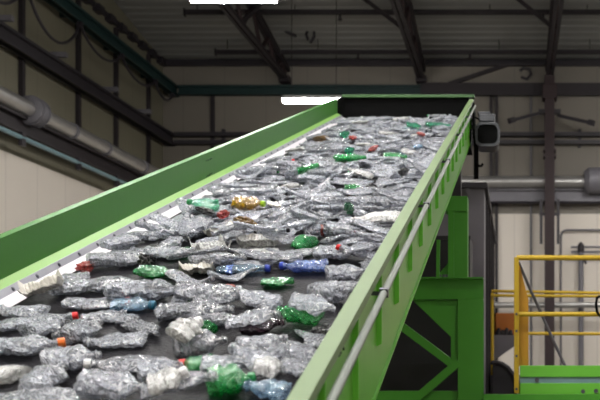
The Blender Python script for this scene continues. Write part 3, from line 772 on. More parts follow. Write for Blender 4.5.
def bottle_mesh(name, seed, L, R, flat=0.6, bend=0.1, crumple=0.3, ribs=1.0, twist=0.5, fold=0.0, n=42, m=26, sleeve=None):
    """One squashed bottle lying along x: foot, ribbed body, shoulder, neck with collar. Returns mesh, neck end, neck direction, sleeve mesh."""
    flat = flat * 0.66 + 0.02
    rn = random.Random(seed); so = Vector((rn.uniform(-50, 50), rn.uniform(-50, 50), rn.uniform(-50, 50)))
    bs = rn.choice((-1, 1)); wst = rn.uniform(0.25, 0.45); ph = rn.uniform(0, 6)
    rings = []; cen = []
    for i in range(n):
        t = i / (n - 1)
        if t < 0.62:
            f = (0.5 + 0.5 * sm(0, 0.05, t)) * (1 - 0.13 * math.exp(-((t - wst) / 0.05) ** 2)) * (1 + 0.045 * ribs * math.sin(2 * math.pi * t * L / 0.027))
        elif t < 0.88:
            f = 1 + (0.29 * 0.045 / R - 1) * sm(0.62, 0.88, t)
        elif t < 0.91: f = 0.29 * 0.045 / R
        elif t < 0.93: f = 0.40 * 0.045 / R
        else: f = 0.28 * 0.045 / R
        r = f * R
        fl = flat + (1 - flat) * sm(0.74, 0.9, t) + (0.2 * (1 - flat)) * (1 - sm(0, 0.08, t))
        fl *= 1 + 0.25 * noise.noise(Vector((t * 4, 0.3, 0)) + so) * (1 - sm(0.8, 0.9, t))
        wd = 1 + (1 - min(fl, 1)) * 0.42
        tw = twist * (t - 0.5) * 1.6 + 0.5 * noise.noise(Vector((t * 2.5, 9, 0)) + so)
        cy = bend * bs * L * ((t - 0.5) ** 2 * 2.2 - 0.2) + 0.012 * noise.noise(Vector((t * 3, 5, 1)) + so)
        cz = fold * L * 0.5 * math.sin(t * math.pi * 1.7 + ph) * 0.35
        x = (t - 0.5) * L
        cen.append(Vector((x, cy, cz)))
        ring = []
        soft = 1 - sm(0.84, 0.9, t)
        for k in range(m):
            a = 2 * math.pi * k / m
            c, s_ = math.cos(a), math.sin(a)
            q = Vector((x * 13, c * 1.1, s_ * 1.1)) + so
            d = abs(noise.noise(q)) * 1.0 + 0.55 * abs(noise.noise(q * 2.3)) + 0.35 * abs(noise.noise(q * 4.7 + Vector((7, 0, 0))))
            vd = noise.voronoi(Vector((x * 22, c * 1.3, s_ * 1.3)) + so)[0]
            d2 = 0.35 - min(0.7, (vd[1] - vd[0]))
            rr = r * (1 - crumple * soft * (1.1 * d - 0.35 + 0.35 * d2))
            ct, st = math.cos(tw), math.sin(tw)
            yy, zz = rr * c * wd, rr * s_ * fl
            yy, zz = yy * ct - zz * st * 0.8, yy * st * 0.35 + zz * ct
            ring.append(Vector((x + 0.006 * soft * noise.noise(q * 1.7), cy + yy, cz + zz)))
        rings.append(ring)
    vs = [p for r_ in rings for p in r_]
    fs = []
    for i in range(n - 1):
        for k in range(m):
            k2 = (k + 1) % m
            fs.append((i * m + k, (i + 1) * m + k, (i + 1) * m + k2, i * m + k2))
    b0 = len(vs); vs += [cen[0] + Vector((0.006, 0, 0)), cen[-1]]
    for k in range(m):
        k2 = (k + 1) % m
        fs.append((b0, k, k2)); fs.append((b0 + 1, (n - 1) * m + k2, (n - 1) * m + k))
    me = bpy.data.meshes.new(name); me.from_pydata([tuple(v) for v in vs], [], fs); me.update()
    me.polygons.foreach_set('use_smooth', [True] * len(me.polygons))
    try: me.set_sharp_from_angle(angle=math.radians(48))
    except Exception: pass
    sl = None
    if sleeve:
        i0, i1 = int(sleeve[0] * (n - 1)), int(sleeve[1] * (n - 1))
        sv = [cen[i] + (p - cen[i]) * 1.05 for i in range(i0, i1 + 1) for p in rings[i]]
        k1 = i1 - i0 + 1
        sf_ = [(i * m + k, (i + 1) * m + k, (i + 1) * m + (k + 1) % m, i * m + (k + 1) % m) for i in range(k1 - 1) for k in range(m)]
        sv += [cen[i] + (p - cen[i]) * 1.02 for i in range(i0, i1 + 1) for p in rings[i]]
        off = k1 * m
        sf_ += [(off + a, off + d, off + c, off + b) for a, b, c, d in sf_[:]]
        sf_ += [(k, (k + 1) % m, off + (k + 1) % m, off + k) for k in range(m)]
        e = (k1 - 1) * m
        sf_ += [(e + k, off + e + k, off + e + (k + 1) % m, e + (k + 1) % m) for k in range(m)]
        sl = bpy.data.meshes.new('label_sleeve'); sl.from_pydata([tuple(v) for v in sv], [], sf_); sl.update()
        sl.polygons.foreach_set('use_smooth', [True] * len(sl.polygons))
    return me, cen[-1], (cen[-1] - cen[-4]).normalized(), sl


def cap_mesh():
    v, f = [], []; m = 20
    prof = [(-0.016, 0.0), (-0.016, 0.0155), (-0.002, 0.0155), (0.002, 0.0145), (0.0035, 0.0125), (0.0035, 0.0)]
    for x, r in prof:
        for k in range(m):
            a = 2 * math.pi * k / m; g = 0.0006 if k % 2 and x < 0 and r > 0 else 0
            v.append((x, (r + g) * math.cos(a), (r + g) * math.sin(a)))
    for i in range(len(prof) - 1):
        for k in range(m):
            f.append((i * m + k, i * m + (k + 1) % m, (i + 1) * m + (k + 1) % m, (i + 1) * m + k))
    me = bpy.data.meshes.new('cap'); me.from_pydata(v, [], f); me.validate(); me.update()
    return me


CAPME = cap_mesh()


def tray_mesh(name, seed, L, Wd, dep, ribs=True):
    """A torn ribbed tray or flattened container of thin plastic: curled sheet with wall thickness."""
    rn = random.Random(seed); so = Vector((rn.uniform(-50, 50), 3, 1)); n, m = 72, 22
    top = []
    for i in range(n):
        for j in range(m):
            u, v = i / (n - 1) - 0.5, j / (m - 1) - 0.5
            z = dep * (1 - math.cos(min(1, abs(v) * 2.1) * math.pi)) * 0.5 + dep * 0.6 * sm(0.4, 0.5, abs(u))
            if ribs: z += 0.0014 * math.sin(u * L / 0.015 * 2 * math.pi)
            z += 0.012 * noise.noise(Vector((u * 4, v * 4, 0)) + so)
            top.append(Vector((u * L * (1 - 0.15 * abs(v)), v * Wd * (1 + 0.25 * noise.noise(Vector((u * 3, 2, 2)) + so)), z)))
    bot = [p - Vector((0, 0, 0.004)) for p in top]; o = n * m
    fs = []
    for i in range(n - 1):
        for j in range(m - 1):
            a, b, c, d = i * m + j, (i + 1) * m + j, (i + 1) * m + j + 1, i * m + j + 1
            fs += [(a, b, c, d), (o + a, o + d, o + c, o + b)]
    edge = [j for j in range(m)] + [i * m + m - 1 for i in range(1, n)] + [(n - 1) * m + j for j in range(m - 2, -1, -1)] + [i * m for i in range(n - 2, 0, -1)]
    for k in range(len(edge)):
        a, b = edge[k], edge[(k + 1) % len(edge)]
        fs.append((a, b, o + b, o + a))
    me = bpy.data.meshes.new(name); me.from_pydata([tuple(v) for v in top + bot], [], fs); me.update()
    return me


def wad_mesh(name, seed, L, Wd, T):
    """A scrunched scrap of film."""
    so = Vector((seed * 3.1, 1, 7)); bm = bmesh.new(); bmesh.ops.create_icosphere(bm, subdivisions=4, radius=1)
    for v in bm.verts:
        p = v.co.copy()
        d = 1 - 0.8 * abs(noise.noise(p * 1.3 + so)) - 0.4 * abs(noise.noise(p * 3.1 + so)) + 0.25 * noise.noise(p * 0.8 + so)
        v.co = Vector((p.x * L / 2 * d, p.y * Wd / 2 * d, p.z * T / 2 * d))
    me = bpy.data.meshes.new(name); bm.to_mesh(me); bm.free()
    me.polygons.foreach_set('use_smooth', [True] * len(me.polygons))
    return me


def co_of(me):
    a = np.empty(len(me.vertices) * 3); me.vertices.foreach_get('co', a); return a.reshape(-1, 3)


def cells(q):
    return ((q[:, 0] - GX0) / GC).astype(int), (q[:, 1] / GC).astype(int)


def settle(coords, X, s, yaw, scale, sink=92, test=None, flat_tol=0.3, commit=True):
    """Rest the item on the heap: follow the slope of what lies under it, then lower it until it touches."""
    cy, sy = math.cos(yaw), math.sin(yaw)
    R = np.array([[cy, -sy, 0], [sy, cy, 0], [0, 0, 1]])
    q = coords @ R.T * scale
    ext0, ext1 = q[:, 0].min(), q[:, 0].max()
    X = min(max(X, GX0 + 0.008 - ext0), GX1 - 0.02 - ext1)
    p = q + np.array([X, s, 0]); ix, iy = cells(p)
    ok = (ix >= 0) & (ix < NGX) & (iy >= 0) & (iy < NGS)
    if ok.sum() < 20: return None
    h = HM[ix[ok], iy[ok]]
    if test is not None and (h > 0.004).mean() > test: return None
    A = np.c_[q[ok, 0], q[ok, 1], np.ones(ok.sum())]
    sol = np.linalg.lstsq(A, h, rcond=None)[0]
    a, b = np.clip(sol[:2], -flat_tol, flat_tol)
    nz = np.array([-a, -b, 1.0]); nz /= np.linalg.norm(nz)
    ex = np.array([1, 0, a]); ex /= np.linalg.norm(ex)
    ey = np.cross(nz, ex)
    T = np.c_[ex, ey, nz]
    q2 = q @ T.T
    p = q2 + np.array([X, s, 0]); ix, iy = cells(p)
    ix = np.clip(ix, 0, NGX - 1); iy = np.clip(iy, 0, NGS - 1)
    low = np.full((NGX, NGS), 9.0); up = np.full((NGX, NGS), -9.0)
    np.minimum.at(low, (ix, iy), q2[:, 2]); np.maximum.at(up, (ix, iy), q2[:, 2])
    msk = low < 5
    z = max(np.percentile((HM - low)[msk], sink), -q2[:, 2].min() + 0.001)
    if commit: HM[msk] = np.maximum(HM[msk], z + up[msk])
    return X, s, z, T @ R


def put(o, X, s, z, R3, scale):
    o.matrix_world = belt_matrix(X, s, z, R3, scale)


def belt_matrix(X, s, z, R3, scale):
    B = Matrix(((1, 0, 0), (0, CT, -ST), (0, ST, CT)))
    r = B @ Matrix([list(map(float, row)) for row in R3])
    pos = BO + Vector((X, 0, 0)) + U * s + NV * z
    return Matrix.Translation(pos) @ r.to_4x4() @ Matrix.Scale(scale, 4)


def add_parts(o, tip, dirv, cap, sl, slmat):
    if cap:
        c = bpy.data.objects.new('cap', CAPME); COL.objects.link(c); c.parent = o
        c.matrix_local = Matrix.Translation(tip) @ dirv.to_track_quat('X', 'Z').to_matrix().to_4x4()
        c.material_slots[0].link = 'OBJECT'; c.material_slots[0].material = CAP[cap]
        c['label'] = cap + ' screw cap'
    if sl:
        k = bpy.data.objects.new('label_sleeve', sl); COL.objects.link(k); k.parent = o
        if not sl.materials: sl.materials.append(slmat)


CAPME.materials.append(CAP['white'])
PLACED = []                                           # short name, X, s of every landmark


def px_to_belt(px, py, h):
    v = h / CT
    Y = F * (-(BO.z - EYE) - v) / (py - 26.0)
    return (px - VX) / F * Y, (Y + h * ST) / CT, Y


def key(px, py, ln, yaw, shape, colr, cap, short, label, cat=None, seed=None, sleeve=None, **kw):
    """One item that stands out in the photo, put where the photo shows it on the belt."""
    h = 0.035
    for _ in range(2):
        X, s, Y = px_to_belt(px, py, h)
        i, j = int((X - GX0) / GC), int(s / GC)
        h = 0.03 + float(HM[min(max(i, 0), NGX - 1), min(max(j, 0), NGS - 1)])
    yr = math.radians(yaw)
    D = ln / F * Y
    fx = abs(math.cos(yr)) + 0.35 * abs(math.sin(yr))
    L = min(0.38, max(0.075, 1.08 * D / fx))
    sd = seed if seed is not None else int(px * 7 + py * 13)
    tip = dirv = sl = None
    if shape == 'bottle':
        R = 1.13 * kw.pop('R', min(0.048, max(0.036, L * 0.165)))
        me, tip, dirv, sl = bottle_mesh('crushed_bottle', sd, L, R, sleeve=sleeve[:2] if sleeve else None, **kw); nm, cat = 'crushed_bottle', cat or 'bottle'
    elif shape == 'tray':
        me = tray_mesh('plastic_tray', sd, L, kw.get('Wd', 0.12), kw.get('dep', 0.03)); nm, cat = 'plastic_tray', cat or 'tray'
    else:
        me = wad_mesh('plastic_film', sd, L, kw.get('Wd', L * 0.6), kw.get('T', 0.06)); nm, cat = 'plastic_film', cat or 'film'
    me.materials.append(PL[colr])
    cc = co_of(me)
    for _ in range(3):                                 # slide along the belt until the settled piece is where the photo has it
        r = settle(cc, X, s, yr, 1.0, commit=False)
        pw = BO + Vector((r[0], 0, 0)) + U * r[1] + NV * r[2]
        qx, qy = VX + pw.x / pw.y * F, VY - (pw.z - EYE) / pw.y * F
        X += (px - qx) / F * pw.y
        s += (py - qy) * -(pw.y ** 2) / (F * 0.98) / CT * 0.9
    r = settle(cc, X, s, yr, 1.0)
    o = bpy.data.objects.new(nm, me); COL.objects.link(o)
    put(o, *r, 1.0)
    if shape == 'bottle': add_parts(o, tip, dirv, cap, sl, PL[sleeve[2]] if sleeve else None)
    tag(o, label, cat, 'waste heaped on the conveyor belt')
    PLACED.append((short, r[0], r[1]))
    return o


NEAR = [
    # px, py, length px, yaw, shape, material, cap, short, label
    (102, 285, 92, 12, 'bottle', 'clear', None, 'the broad bottle by the white skirt', 'broad flattened clear bottle lying along the white skirt below a red cap', dict(flat=0.7, R=0.047)),
    (38, 297, 42, 20, 'tray', 'white', None, 'the cream tray', 'small open cream plastic tray at the foot of the white skirt', dict(Wd=0.07, dep=0.03)),
    (13, 311, 52, 170, 'bottle', 'clear', 'white', 'the white-capped bottle at the left edge', 'clear bottle with white cap lying against the skirt at the left photo edge', dict()),
    (45, 327, 30, 60, 'bottle', 'clear', None, 'the stubby bottle', 'stubby crushed clear bottle lying alone on bare belt beside the orange cap', dict(R=0.04, flat=0.7)),
    (82, 329, 30, 75, 'bottle', 'clear', None, 'the upright-creased bottle', 'short creased clear bottle alone in the middle of the bare black belt', dict(R=0.042, flat=0.8)),
    (22, 345, 76, 8, 'bottle', 'clear', 'orange', 'the orange-capped bottle', 'clear bottle with a bright orange cap pointing across the belt', dict(R=0.046, flat=0.7)),
    (5, 372, 40, 150, 'bottle', 'frosty', None, 'the milky bottle in the corner', 'milky crushed bottle in the lower left corner of the photo', dict()),
    (116, 340, 58, 195, 'bottle', 'clear', None, 'the thin-necked bottle', 'clear bottle with a thin drawn-out neck beyond the white cap', dict(flat=0.5)),
    (72, 357, 52, 15, 'bottle', 'clear', None, 'the rounded bottle', 'rounded bulging clear bottle just downhill of the orange cap', dict(R=0.05, flat=0.85)),
    (52, 371, 28, 80, 'bottle', 'clear', None, 'the squat bottle', 'squat clear bottle end standing above the long necked bottle', dict(R=0.04, flat=0.8)),
    (122, 362, 66, 185, 'bottle', 'clear', 'white', 'the white-capped middle bottle', 'flattened clear bottle whose white cap faces the rounded bottle', dict(flat=0.5)),
    (48, 387, 108, 183, 'bottle', 'clear', None, 'the long necked bottle', 'long clear bottle with its neck towards the skirt near the bottom edge', dict(R=0.036, flat=0.6)),
    (112, 384, 62, 10, 'bottle', 'clear', None, 'the broad front bottle', 'broad crumpled clear bottle in front of the long necked bottle', dict(R=0.05, flat=0.8)),
    (96, 303, 62, 5, 'bottle', 'clear', 'red', 'the red-capped bottle', 'slim clear bottle with a red cap lying on the bare belt', dict(R=0.036, flat=0.6)),
    (133, 306, 40, 10, 'bottle', 'ltblue', 'teal', 'the pale blue bottle', 'pale blue tinted bottle with a blue-green cap beside the red cap', dict(R=0.035)),
    (104, 316, 42, 25, 'bottle', 'clear', None, 'the pointed bottle', 'pointed folded clear bottle downhill of the red capped one', dict(flat=0.5)),
    (131, 316, 20, 10, 'bottle', 'clear', None, 'the tiny bottle', 'tiny crushed clear bottle beside the pointed one', dict(R=0.03)),
    (146, 291, 72, 20, 'bottle', 'clear', None, 'the sparkling bottle', 'big sparkling crumpled clear bottle between red cap and dark green neck', dict(R=0.05, flat=0.9, crumple=0.42)),
    (196, 310, 72, 8, 'bottle', 'clear', None, 'the big middle bottle', 'big clear bottle lying across the bare middle of the near belt', dict(R=0.05, flat=0.75)),
    (207, 328, 26, -20, 'wad', 'green', None, 'the small green scrap', 'small bright green scrap on the big middle bottle', dict(T=0.05)),
    (200, 342, 50, 20, 'bottle', 'clear', None, 'the bottle under the green scrap', 'crumpled clear bottle just downhill of the small green scrap', dict(R=0.05, flat=0.9)),
    (176, 344, 26, 60, 'bottle', 'frosty', 'white', 'the milky capped bottle', 'milky bottle with white cap beside the bottle under the green scrap', dict()),
    (196, 364, 30, 190, 'bottle', 'green', 'red', 'the green red-capped bottle', 'small green bottle end with a red cap by the big green bottle', dict(R=0.036, flat=0.7)),
    (226, 364, 46, 10, 'bottle', 'clear', None, 'the bottle behind the big green one', 'clear bottle lying just uphill of the big green bottle', dict()),
    (231, 379, 44, 15, 'bottle', 'green', 'green', 'the big green bottle', 'big emerald green bottle near the bottom edge of the photo', dict(R=0.05, flat=0.95)),
    (158, 370, 42, 30, 'bottle', 'clear', None, 'the bent bottle', 'bent clear bottle downhill of the green bottle with red cap', dict(bend=0.3)),
    (180, 383, 70, 5, 'bottle', 'clear', None, 'the flat front bottle', 'flat clear bottle lying just left of the big green bottle', dict(flat=0.5)),
    (155, 397, 40, 15, 'bottle', 'frosty', 'white', 'the bottom edge bottle', 'milky bottle cut by the bottom edge of the photo', dict()),
    (267, 388, 44, 170, 'bottle', 'ltblue', None, 'the pale blue front bottle', 'pale blue tinted bottle just right of the big green bottle', dict(flat=0.6)),
    (243, 398, 50, 5, 'bottle', 'clear', None, 'the bottle at the bottom edge', 'clear bottle below the big green bottle at the bottom edge', dict()),
    (299, 312, 44, 170, 'bottle', 'green', None, 'the glossy green bottle', 'glossy bright green bottle nearest the right hand green panel', dict(R=0.05, flat=0.9)),
    (262, 325, 42, 8, 'bottle', 'purple', None, 'the dark purple bottle', 'dark purple wrapped bottle downhill of the glossy green bottle', dict(R=0.036, flat=0.6)),
    (252, 318, 52, 5, 'bottle', 'clear', None, 'the slim bottle', 'slim clear bottle lying right behind the dark purple one', dict(R=0.034, flat=0.5)),
    (306, 320, 46, 5, 'bottle', 'clear', None, 'the bottle under the green one', 'clear bottle squeezed under the glossy green bottle', dict(R=0.036, flat=0.5)),
    (318, 327, 32, 5, 'wad', 'black', None, 'the black film', 'scrap of black film beside the right hand green panel', dict(T=0.04)),
    (262, 341, 50, 20, 'bottle', 'clear', None, 'the creased bottle', 'creased clear bottle just downhill of the dark purple bottle', dict()),
    (281, 353, 34, 40, 'bottle', 'clear', None, 'the chunky bottle', 'chunky folded clear bottle between creased bottle and green panel', dict(R=0.046, flat=0.8)),
    (250, 357, 46, 160, 'bottle', 'clear', None, 'the shoulder bottle', 'clear bottle showing its shoulder uphill of the pale blue front one', dict()),
    (270, 368, 32, 10, 'bottle', 'frosty', None, 'the milky front bottle', 'short milky bottle just uphill of the pale blue front bottle', dict()),
    (305, 352, 34, 20, 'bottle', 'clear', None, 'the panel-side bottle', 'clear bottle touching the right side panel opposite the chunky one', dict()),
    (296, 367, 30, 20, 'bottle', 'clear', None, 'the corner bottle', 'small clear bottle in the last gap beside the right panel', dict(R=0.035)),
    (85, 267, 22, 20, 'wad', 'red', None, 'the red cap scrap', 'red crumpled scrap at the white skirt above the broad bottle', dict(T=0.05, Wd=0.07)),
    (68, 278, 34, 200, 'bottle', 'clear', 'black', 'the black-capped bottle', 'clear bottle with a dark cap resting on the white skirt', dict()),
    (122, 258, 62, 30, 'bottle', 'clear', None, 'the bulky bottle', 'bulky crumpled clear bottle along the skirt uphill of the red scrap', dict(R=0.05, flat=0.85)),
    (156, 254, 18, 30, 'wad', 'black', None, 'the black lump', 'black crumpled lump just uphill of the long green bottle', dict(T=0.08, Wd=0.1)),
    (156, 272, 38, -18, 'bottle', 'green', None, 'the long green bottle', 'slim emerald green bottle pointing downhill beside the sparkling one', dict(R=0.038, flat=0.7)),
    (183, 252, 32, 15, 'bottle', 'green', None, 'the pale green bottle', 'green bottle next to the ribbed cream tray', dict(R=0.04)),
    (180, 297, 26, 5, 'bottle', 'clear', 'green', 'the dark green-necked bottle', 'clear bottle with a dark green cap uphill of the big middle bottle', dict(sleeve=(0.62, 0.8, 'dkgreen'))),
    (197, 273, 34, 20, 'tray', 'white', None, 'the plain cream tray', 'plain cream container wall below the ribbed cream tray', dict(Wd=0.08, dep=0.03)),
    (211, 257, 34, 35, 'tray', 'frosty', None, 'the ribbed cream tray', 'ribbed cream plastic tray standing askew in the middle of the belt', dict(Wd=0.14, dep=0.05)),
    (221, 232, 32, 55, 'tray', 'white', None, 'the white tray', 'bright white flat tray tilted among the bottles below the amber one', dict(Wd=0.08, dep=0.02)),
    (258, 246, 40, 10, 'tray', 'frosty', None, 'the ribbed clear tray', 'ribbed milky tray downhill of the white scrap', dict(Wd=0.12, dep=0.04)),
    (268, 236, 18, 70, 'tray', 'white', None, 'the white scrap', 'small white tray scrap left of the round green bottle', dict(Wd=0.06, dep=0.02)),
    (243, 269, 50, 10, 'bottle', 'ltblue', 'blue', 'the blue-capped bottle', 'pale blue bottle with a dark blue cap left of the blue bottle', dict(flat=0.6, sleeve=(0.2, 0.34, 'blue'))),
    (229, 288, 24, 15, 'wad', 'red', None, 'the dark red scrap', 'dark red crumpled scrap on a bottle in the near middle', dict(T=0.035, Wd=0.07)),
    (215, 293, 74, 5, 'bottle', 'clear', None, 'the bottle below the red scrap', 'long clear bottle just under the dark red scrap', dict(flat=0.7, R=0.046)),
    (257, 297, 50, 160, 'bottle', 'clear', None, 'the bottle below the dull green one', 'clear bottle lying just downhill of the half green bottle', dict()),
    (278, 281, 30, 5, 'bottle', 'green', None, 'the half green bottle', 'grass green bottle squashed flat in front of the blue bottle', dict(flat=0.4, R=0.036)),
    (304, 266, 44, 178, 'bottle', 'blue', 'blue', 'the blue bottle', 'blue bottle with a dark blue cap across the middle of the belt', dict(R=0.038, flat=0.8, bend=0.03, crumple=0.2)),
    (302, 243, 20, 150, 'bottle', 'green', None, 'the round green bottle', 'short round emerald bottle uphill of the blue bottle', dict(R=0.045, flat=0.9)),
    (337, 252, 46, 8, 'bottle', 'clear', None, 'the wide bottle', 'wide clear bottle to the right of the round green bottle', dict(R=0.05, flat=0.8)),
    (334, 229, 58, 8, 'bottle', 'clear', None, 'the large red-marked bottle', 'large clear bottle with a scrap of red label near the right panel', dict(R=0.05, flat=0.85, sleeve=(0.3, 0.36, 'red'))),
    (346, 272, 40, 20, 'bottle', 'clear', None, 'the bottle by the right panel', 'clear bottle against the right panel uphill of the sparkling crumple', dict(R=0.048, flat=0.8)),
    (333, 291, 46, 30, 'bottle', 'clear', None, 'the sparkling crumple', 'brightly sparkling crumpled bottle against the right panel', dict(R=0.05, flat=0.95, crumple=0.45)),
    (364, 243, 18, 10, 'wad', 'brown', None, 'the brown scrap', 'brown crumpled scrap by the right panel beyond the wide bottle', dict(T=0.05)),
]
FAR = [
    (249, 203, 32, -8, 'bottle', 'amber', 'yellow', 'the amber bottle', 'amber yellow bottle lying across the middle of the heap', dict(R=0.042, flat=0.9, bend=0.02, crumple=0.15)),
    (269, 206, 13, 8, 'tray', 'white', None, 'the white flap', 'tiny white plastic flap at the end of the amber bottle', dict(Wd=0.05, dep=0.01)),
    (248, 222, 24, 5, 'wad', 'brown', None, 'the olive scrap', 'olive brown scrap downhill of the amber bottle', dict(T=0.05)),
    (210, 202, 24, 20, 'bottle', 'teal', None, 'the pale teal bottle', 'pale teal bottle by the white skirt left of the amber one', dict()),
    (206, 210, 30, 175, 'bottle', 'teal', 'green', 'the teal green-capped bottle', 'teal bottle with green cap just below the pale teal one', dict()),
    (221, 216, 14, 20, 'wad', 'red', None, 'the red scrap', 'small red scrap between the teal bottles and the white tray', dict(T=0.05)),
    (212, 219, 22, 5, 'wad', 'black', None, 'the dark film', 'dark film scrap beside the small red scrap', dict(T=0.04)),
    (300, 172, 22, -5, 'bottle', 'green', None, 'the dark green bottle', 'green bottle in the far heap nearest the white skirt', dict(R=0.045)),
    (350, 158, 30, 5, 'bottle', 'green', None, 'the emerald far bottle', 'slim emerald bottle in the centre of the far heap', dict(R=0.042, flat=0.8)),
    (394, 154, 22, 8, 'bottle', 'green', None, 'the right far green bottle', 'emerald bottle right of the centre of the far heap', dict(R=0.045)),
    (352, 187, 15, 15, 'bottle', 'green', None, 'the small green bottle', 'small green bottle downhill of the slim emerald far bottle', dict(R=0.04)),
    (343, 139, 12, 15, 'wad', 'teal', None, 'the mint scrap', 'mint green scrap high in the far heap', dict(T=0.06)),
    (352, 147, 12, 15, 'wad', 'teal', None, 'the pale mint scrap', 'pale mint scrap just uphill of the slim emerald far bottle', dict(T=0.06)),
    (438, 125, 24, 5, 'bottle', 'teal', None, 'the teal head bottle', 'teal bottle at the right end of the conveyor head', dict(R=0.045)),
    (414, 124, 14, 5, 'bottle', 'teal', None, 'the second teal head bottle', 'smaller teal bottle left of the teal bottle at the head', dict(R=0.042)),
    (354, 134, 10, 20, 'wad', 'red', None, 'the far red scrap', 'red scrap near the top of the heap towards the skirt', dict(T=0.035, Wd=0.06)),
    (374, 149, 13, 20, 'wad', 'red', None, 'the middle red scrap', 'red scrap between the two emerald bottles of the far heap', dict(T=0.035, Wd=0.06)),
    (419, 136, 11, 20, 'wad', 'red', None, 'the right red scrap', 'red scrap near the head towards the right panel', dict(T=0.035, Wd=0.06)),
    (323, 134, 20, -15, 'wad', 'brown', None, 'the brown film', 'dark brown film scrap against the skirt near the head', dict(T=0.05)),
    (345, 213, 12, 60, 'wad', 'dkgreen', None, 'the dark green scrap', 'dark green scrap uphill of the large red-marked bottle', dict(T=0.07)),
    (372, 186, 11, 20, 'wad', 'black', None, 'the black scrap', 'black scrap near the right panel below the far emerald bottles', dict(T=0.05)),
    (402, 172, 11, 20, 'wad', 'black', None, 'the black far scrap', 'black scrap close to the right panel in the far heap', dict(T=0.05)),
]
for k in NEAR: key(*k[:9], **k[9])

VAR = []
for look, cap, sleeve, mat_, kw in (
    ('flattened', None, None, 'clear', dict(L=0.30, R=0.043, flat=0.45)),
    ('ribbed', None, None, 'clear', dict(L=0.29, R=0.042, flat=0.65, ribs=2.0)),
    ('bent', None, None, 'clear', dict(L=0.30, R=0.040, flat=0.6, bend=0.42)),
    ('bulging', None, None, 'clear', dict(L=0.27, R=0.049, flat=0.9, crumple=0.34)),
    ('twisted', None, None, 'clear', dict(L=0.31, R=0.041, flat=0.55, twist=1.6)),
    ('stubby', None, None, 'clear', dict(L=0.19, R=0.041, flat=0.75)),
    ('white-capped', 'white', None, 'clear', dict(L=0.28, R=0.042, flat=0.6)),
    ('blue-capped', 'blue', None, 'clear', dict(L=0.29, R=0.043, flat=0.65)),
    ('milky', None, None, 'frosty', dict(L=0.26, R=0.045, flat=0.7, crumple=0.25)),
    ('crumpled', None, None, 'clear', dict(L=0.27, R=0.048, flat=0.8, crumple=0.46)),
    ('long', None, None, 'clear', dict(L=0.34, R=0.046, flat=0.6)),
    ('slender', None, None, 'clear', dict(L=0.25, R=0.034, flat=0.7)),
    ('folded', None, None, 'clear', dict(L=0.27, R=0.042, flat=0.6, fold=0.55)),
    ('red-capped', 'red', None, 'clear', dict(L=0.27, R=0.041, flat=0.6)),
    ('black-capped', 'black', None, 'clear', dict(L=0.28, R=0.042, flat=0.55)),
    ('pale blue', None, None, 'ltblue', dict(L=0.28, R=0.042, flat=0.65)),
    ('green-capped', 'green', None, 'clear', dict(L=0.26, R=0.041, flat=0.7)),
):
    me, tip, dv, sl = bottle_mesh('crushed_bottle', 900 + len(VAR) * 7, n=38, m=24, **kw)
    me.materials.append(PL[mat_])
    VAR.append((look, me, tip, dv, cap, co_of(me)))
WT = np.array([2.2, 2.6, 2.2, 3.4, 1.8, 3.6, 0.8, 0.5, 1.8, 3.8, 1.4, 1.2, 2.8, 0.3, 0.8, 0.3, 0.35]); WT = WT / WT.sum()
# the countless bits under them: one object
low_ = [bottle_mesh('bottle_scrap', 300 + k, 0.2, 0.034, flat=0.5, crumple=0.35, n=22, m=14)[0] for k in range(6)]
sv, sf_l = [], []
for k in range(620):
    me_ = low_[k % 6]; c_ = co_of(me_)
    Y = 4.1 + 5.3 * rng.uniform(0, 1); X = rng.uniform(GX0 + 0.05, GX1 - 0.05)
    scl = float(rng.uniform(0.45, 1.0)); r = settle(c_, X, Y / CT, rng.uniform(0, 6.28), scl, sink=70, flat_tol=0.15)
    if r is None or r[2] > 0.10: continue
    mw = belt_matrix(*r, scl); o_n = len(sv)
    sv += [tuple(mw @ Vector(p)) for p in c_]; sf_l += [tuple(i + o_n for i in p.vertices) for p in me_.polygons]
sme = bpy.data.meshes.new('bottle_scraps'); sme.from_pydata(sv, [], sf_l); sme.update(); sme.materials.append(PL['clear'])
sme.polygons.foreach_set('use_smooth', [True] * len(sme.polygons))
so_ = bpy.data.objects.new('bottle_scraps', sme); COL.objects.link(so_)
tag(so_, 'loose mass of small clear plastic scraps underneath the heaped bottles', 'plastic scraps'); so_['kind'] = 'stuff'
N_CLEAR = 262
ANON = []; tries = 0
near_n = 0
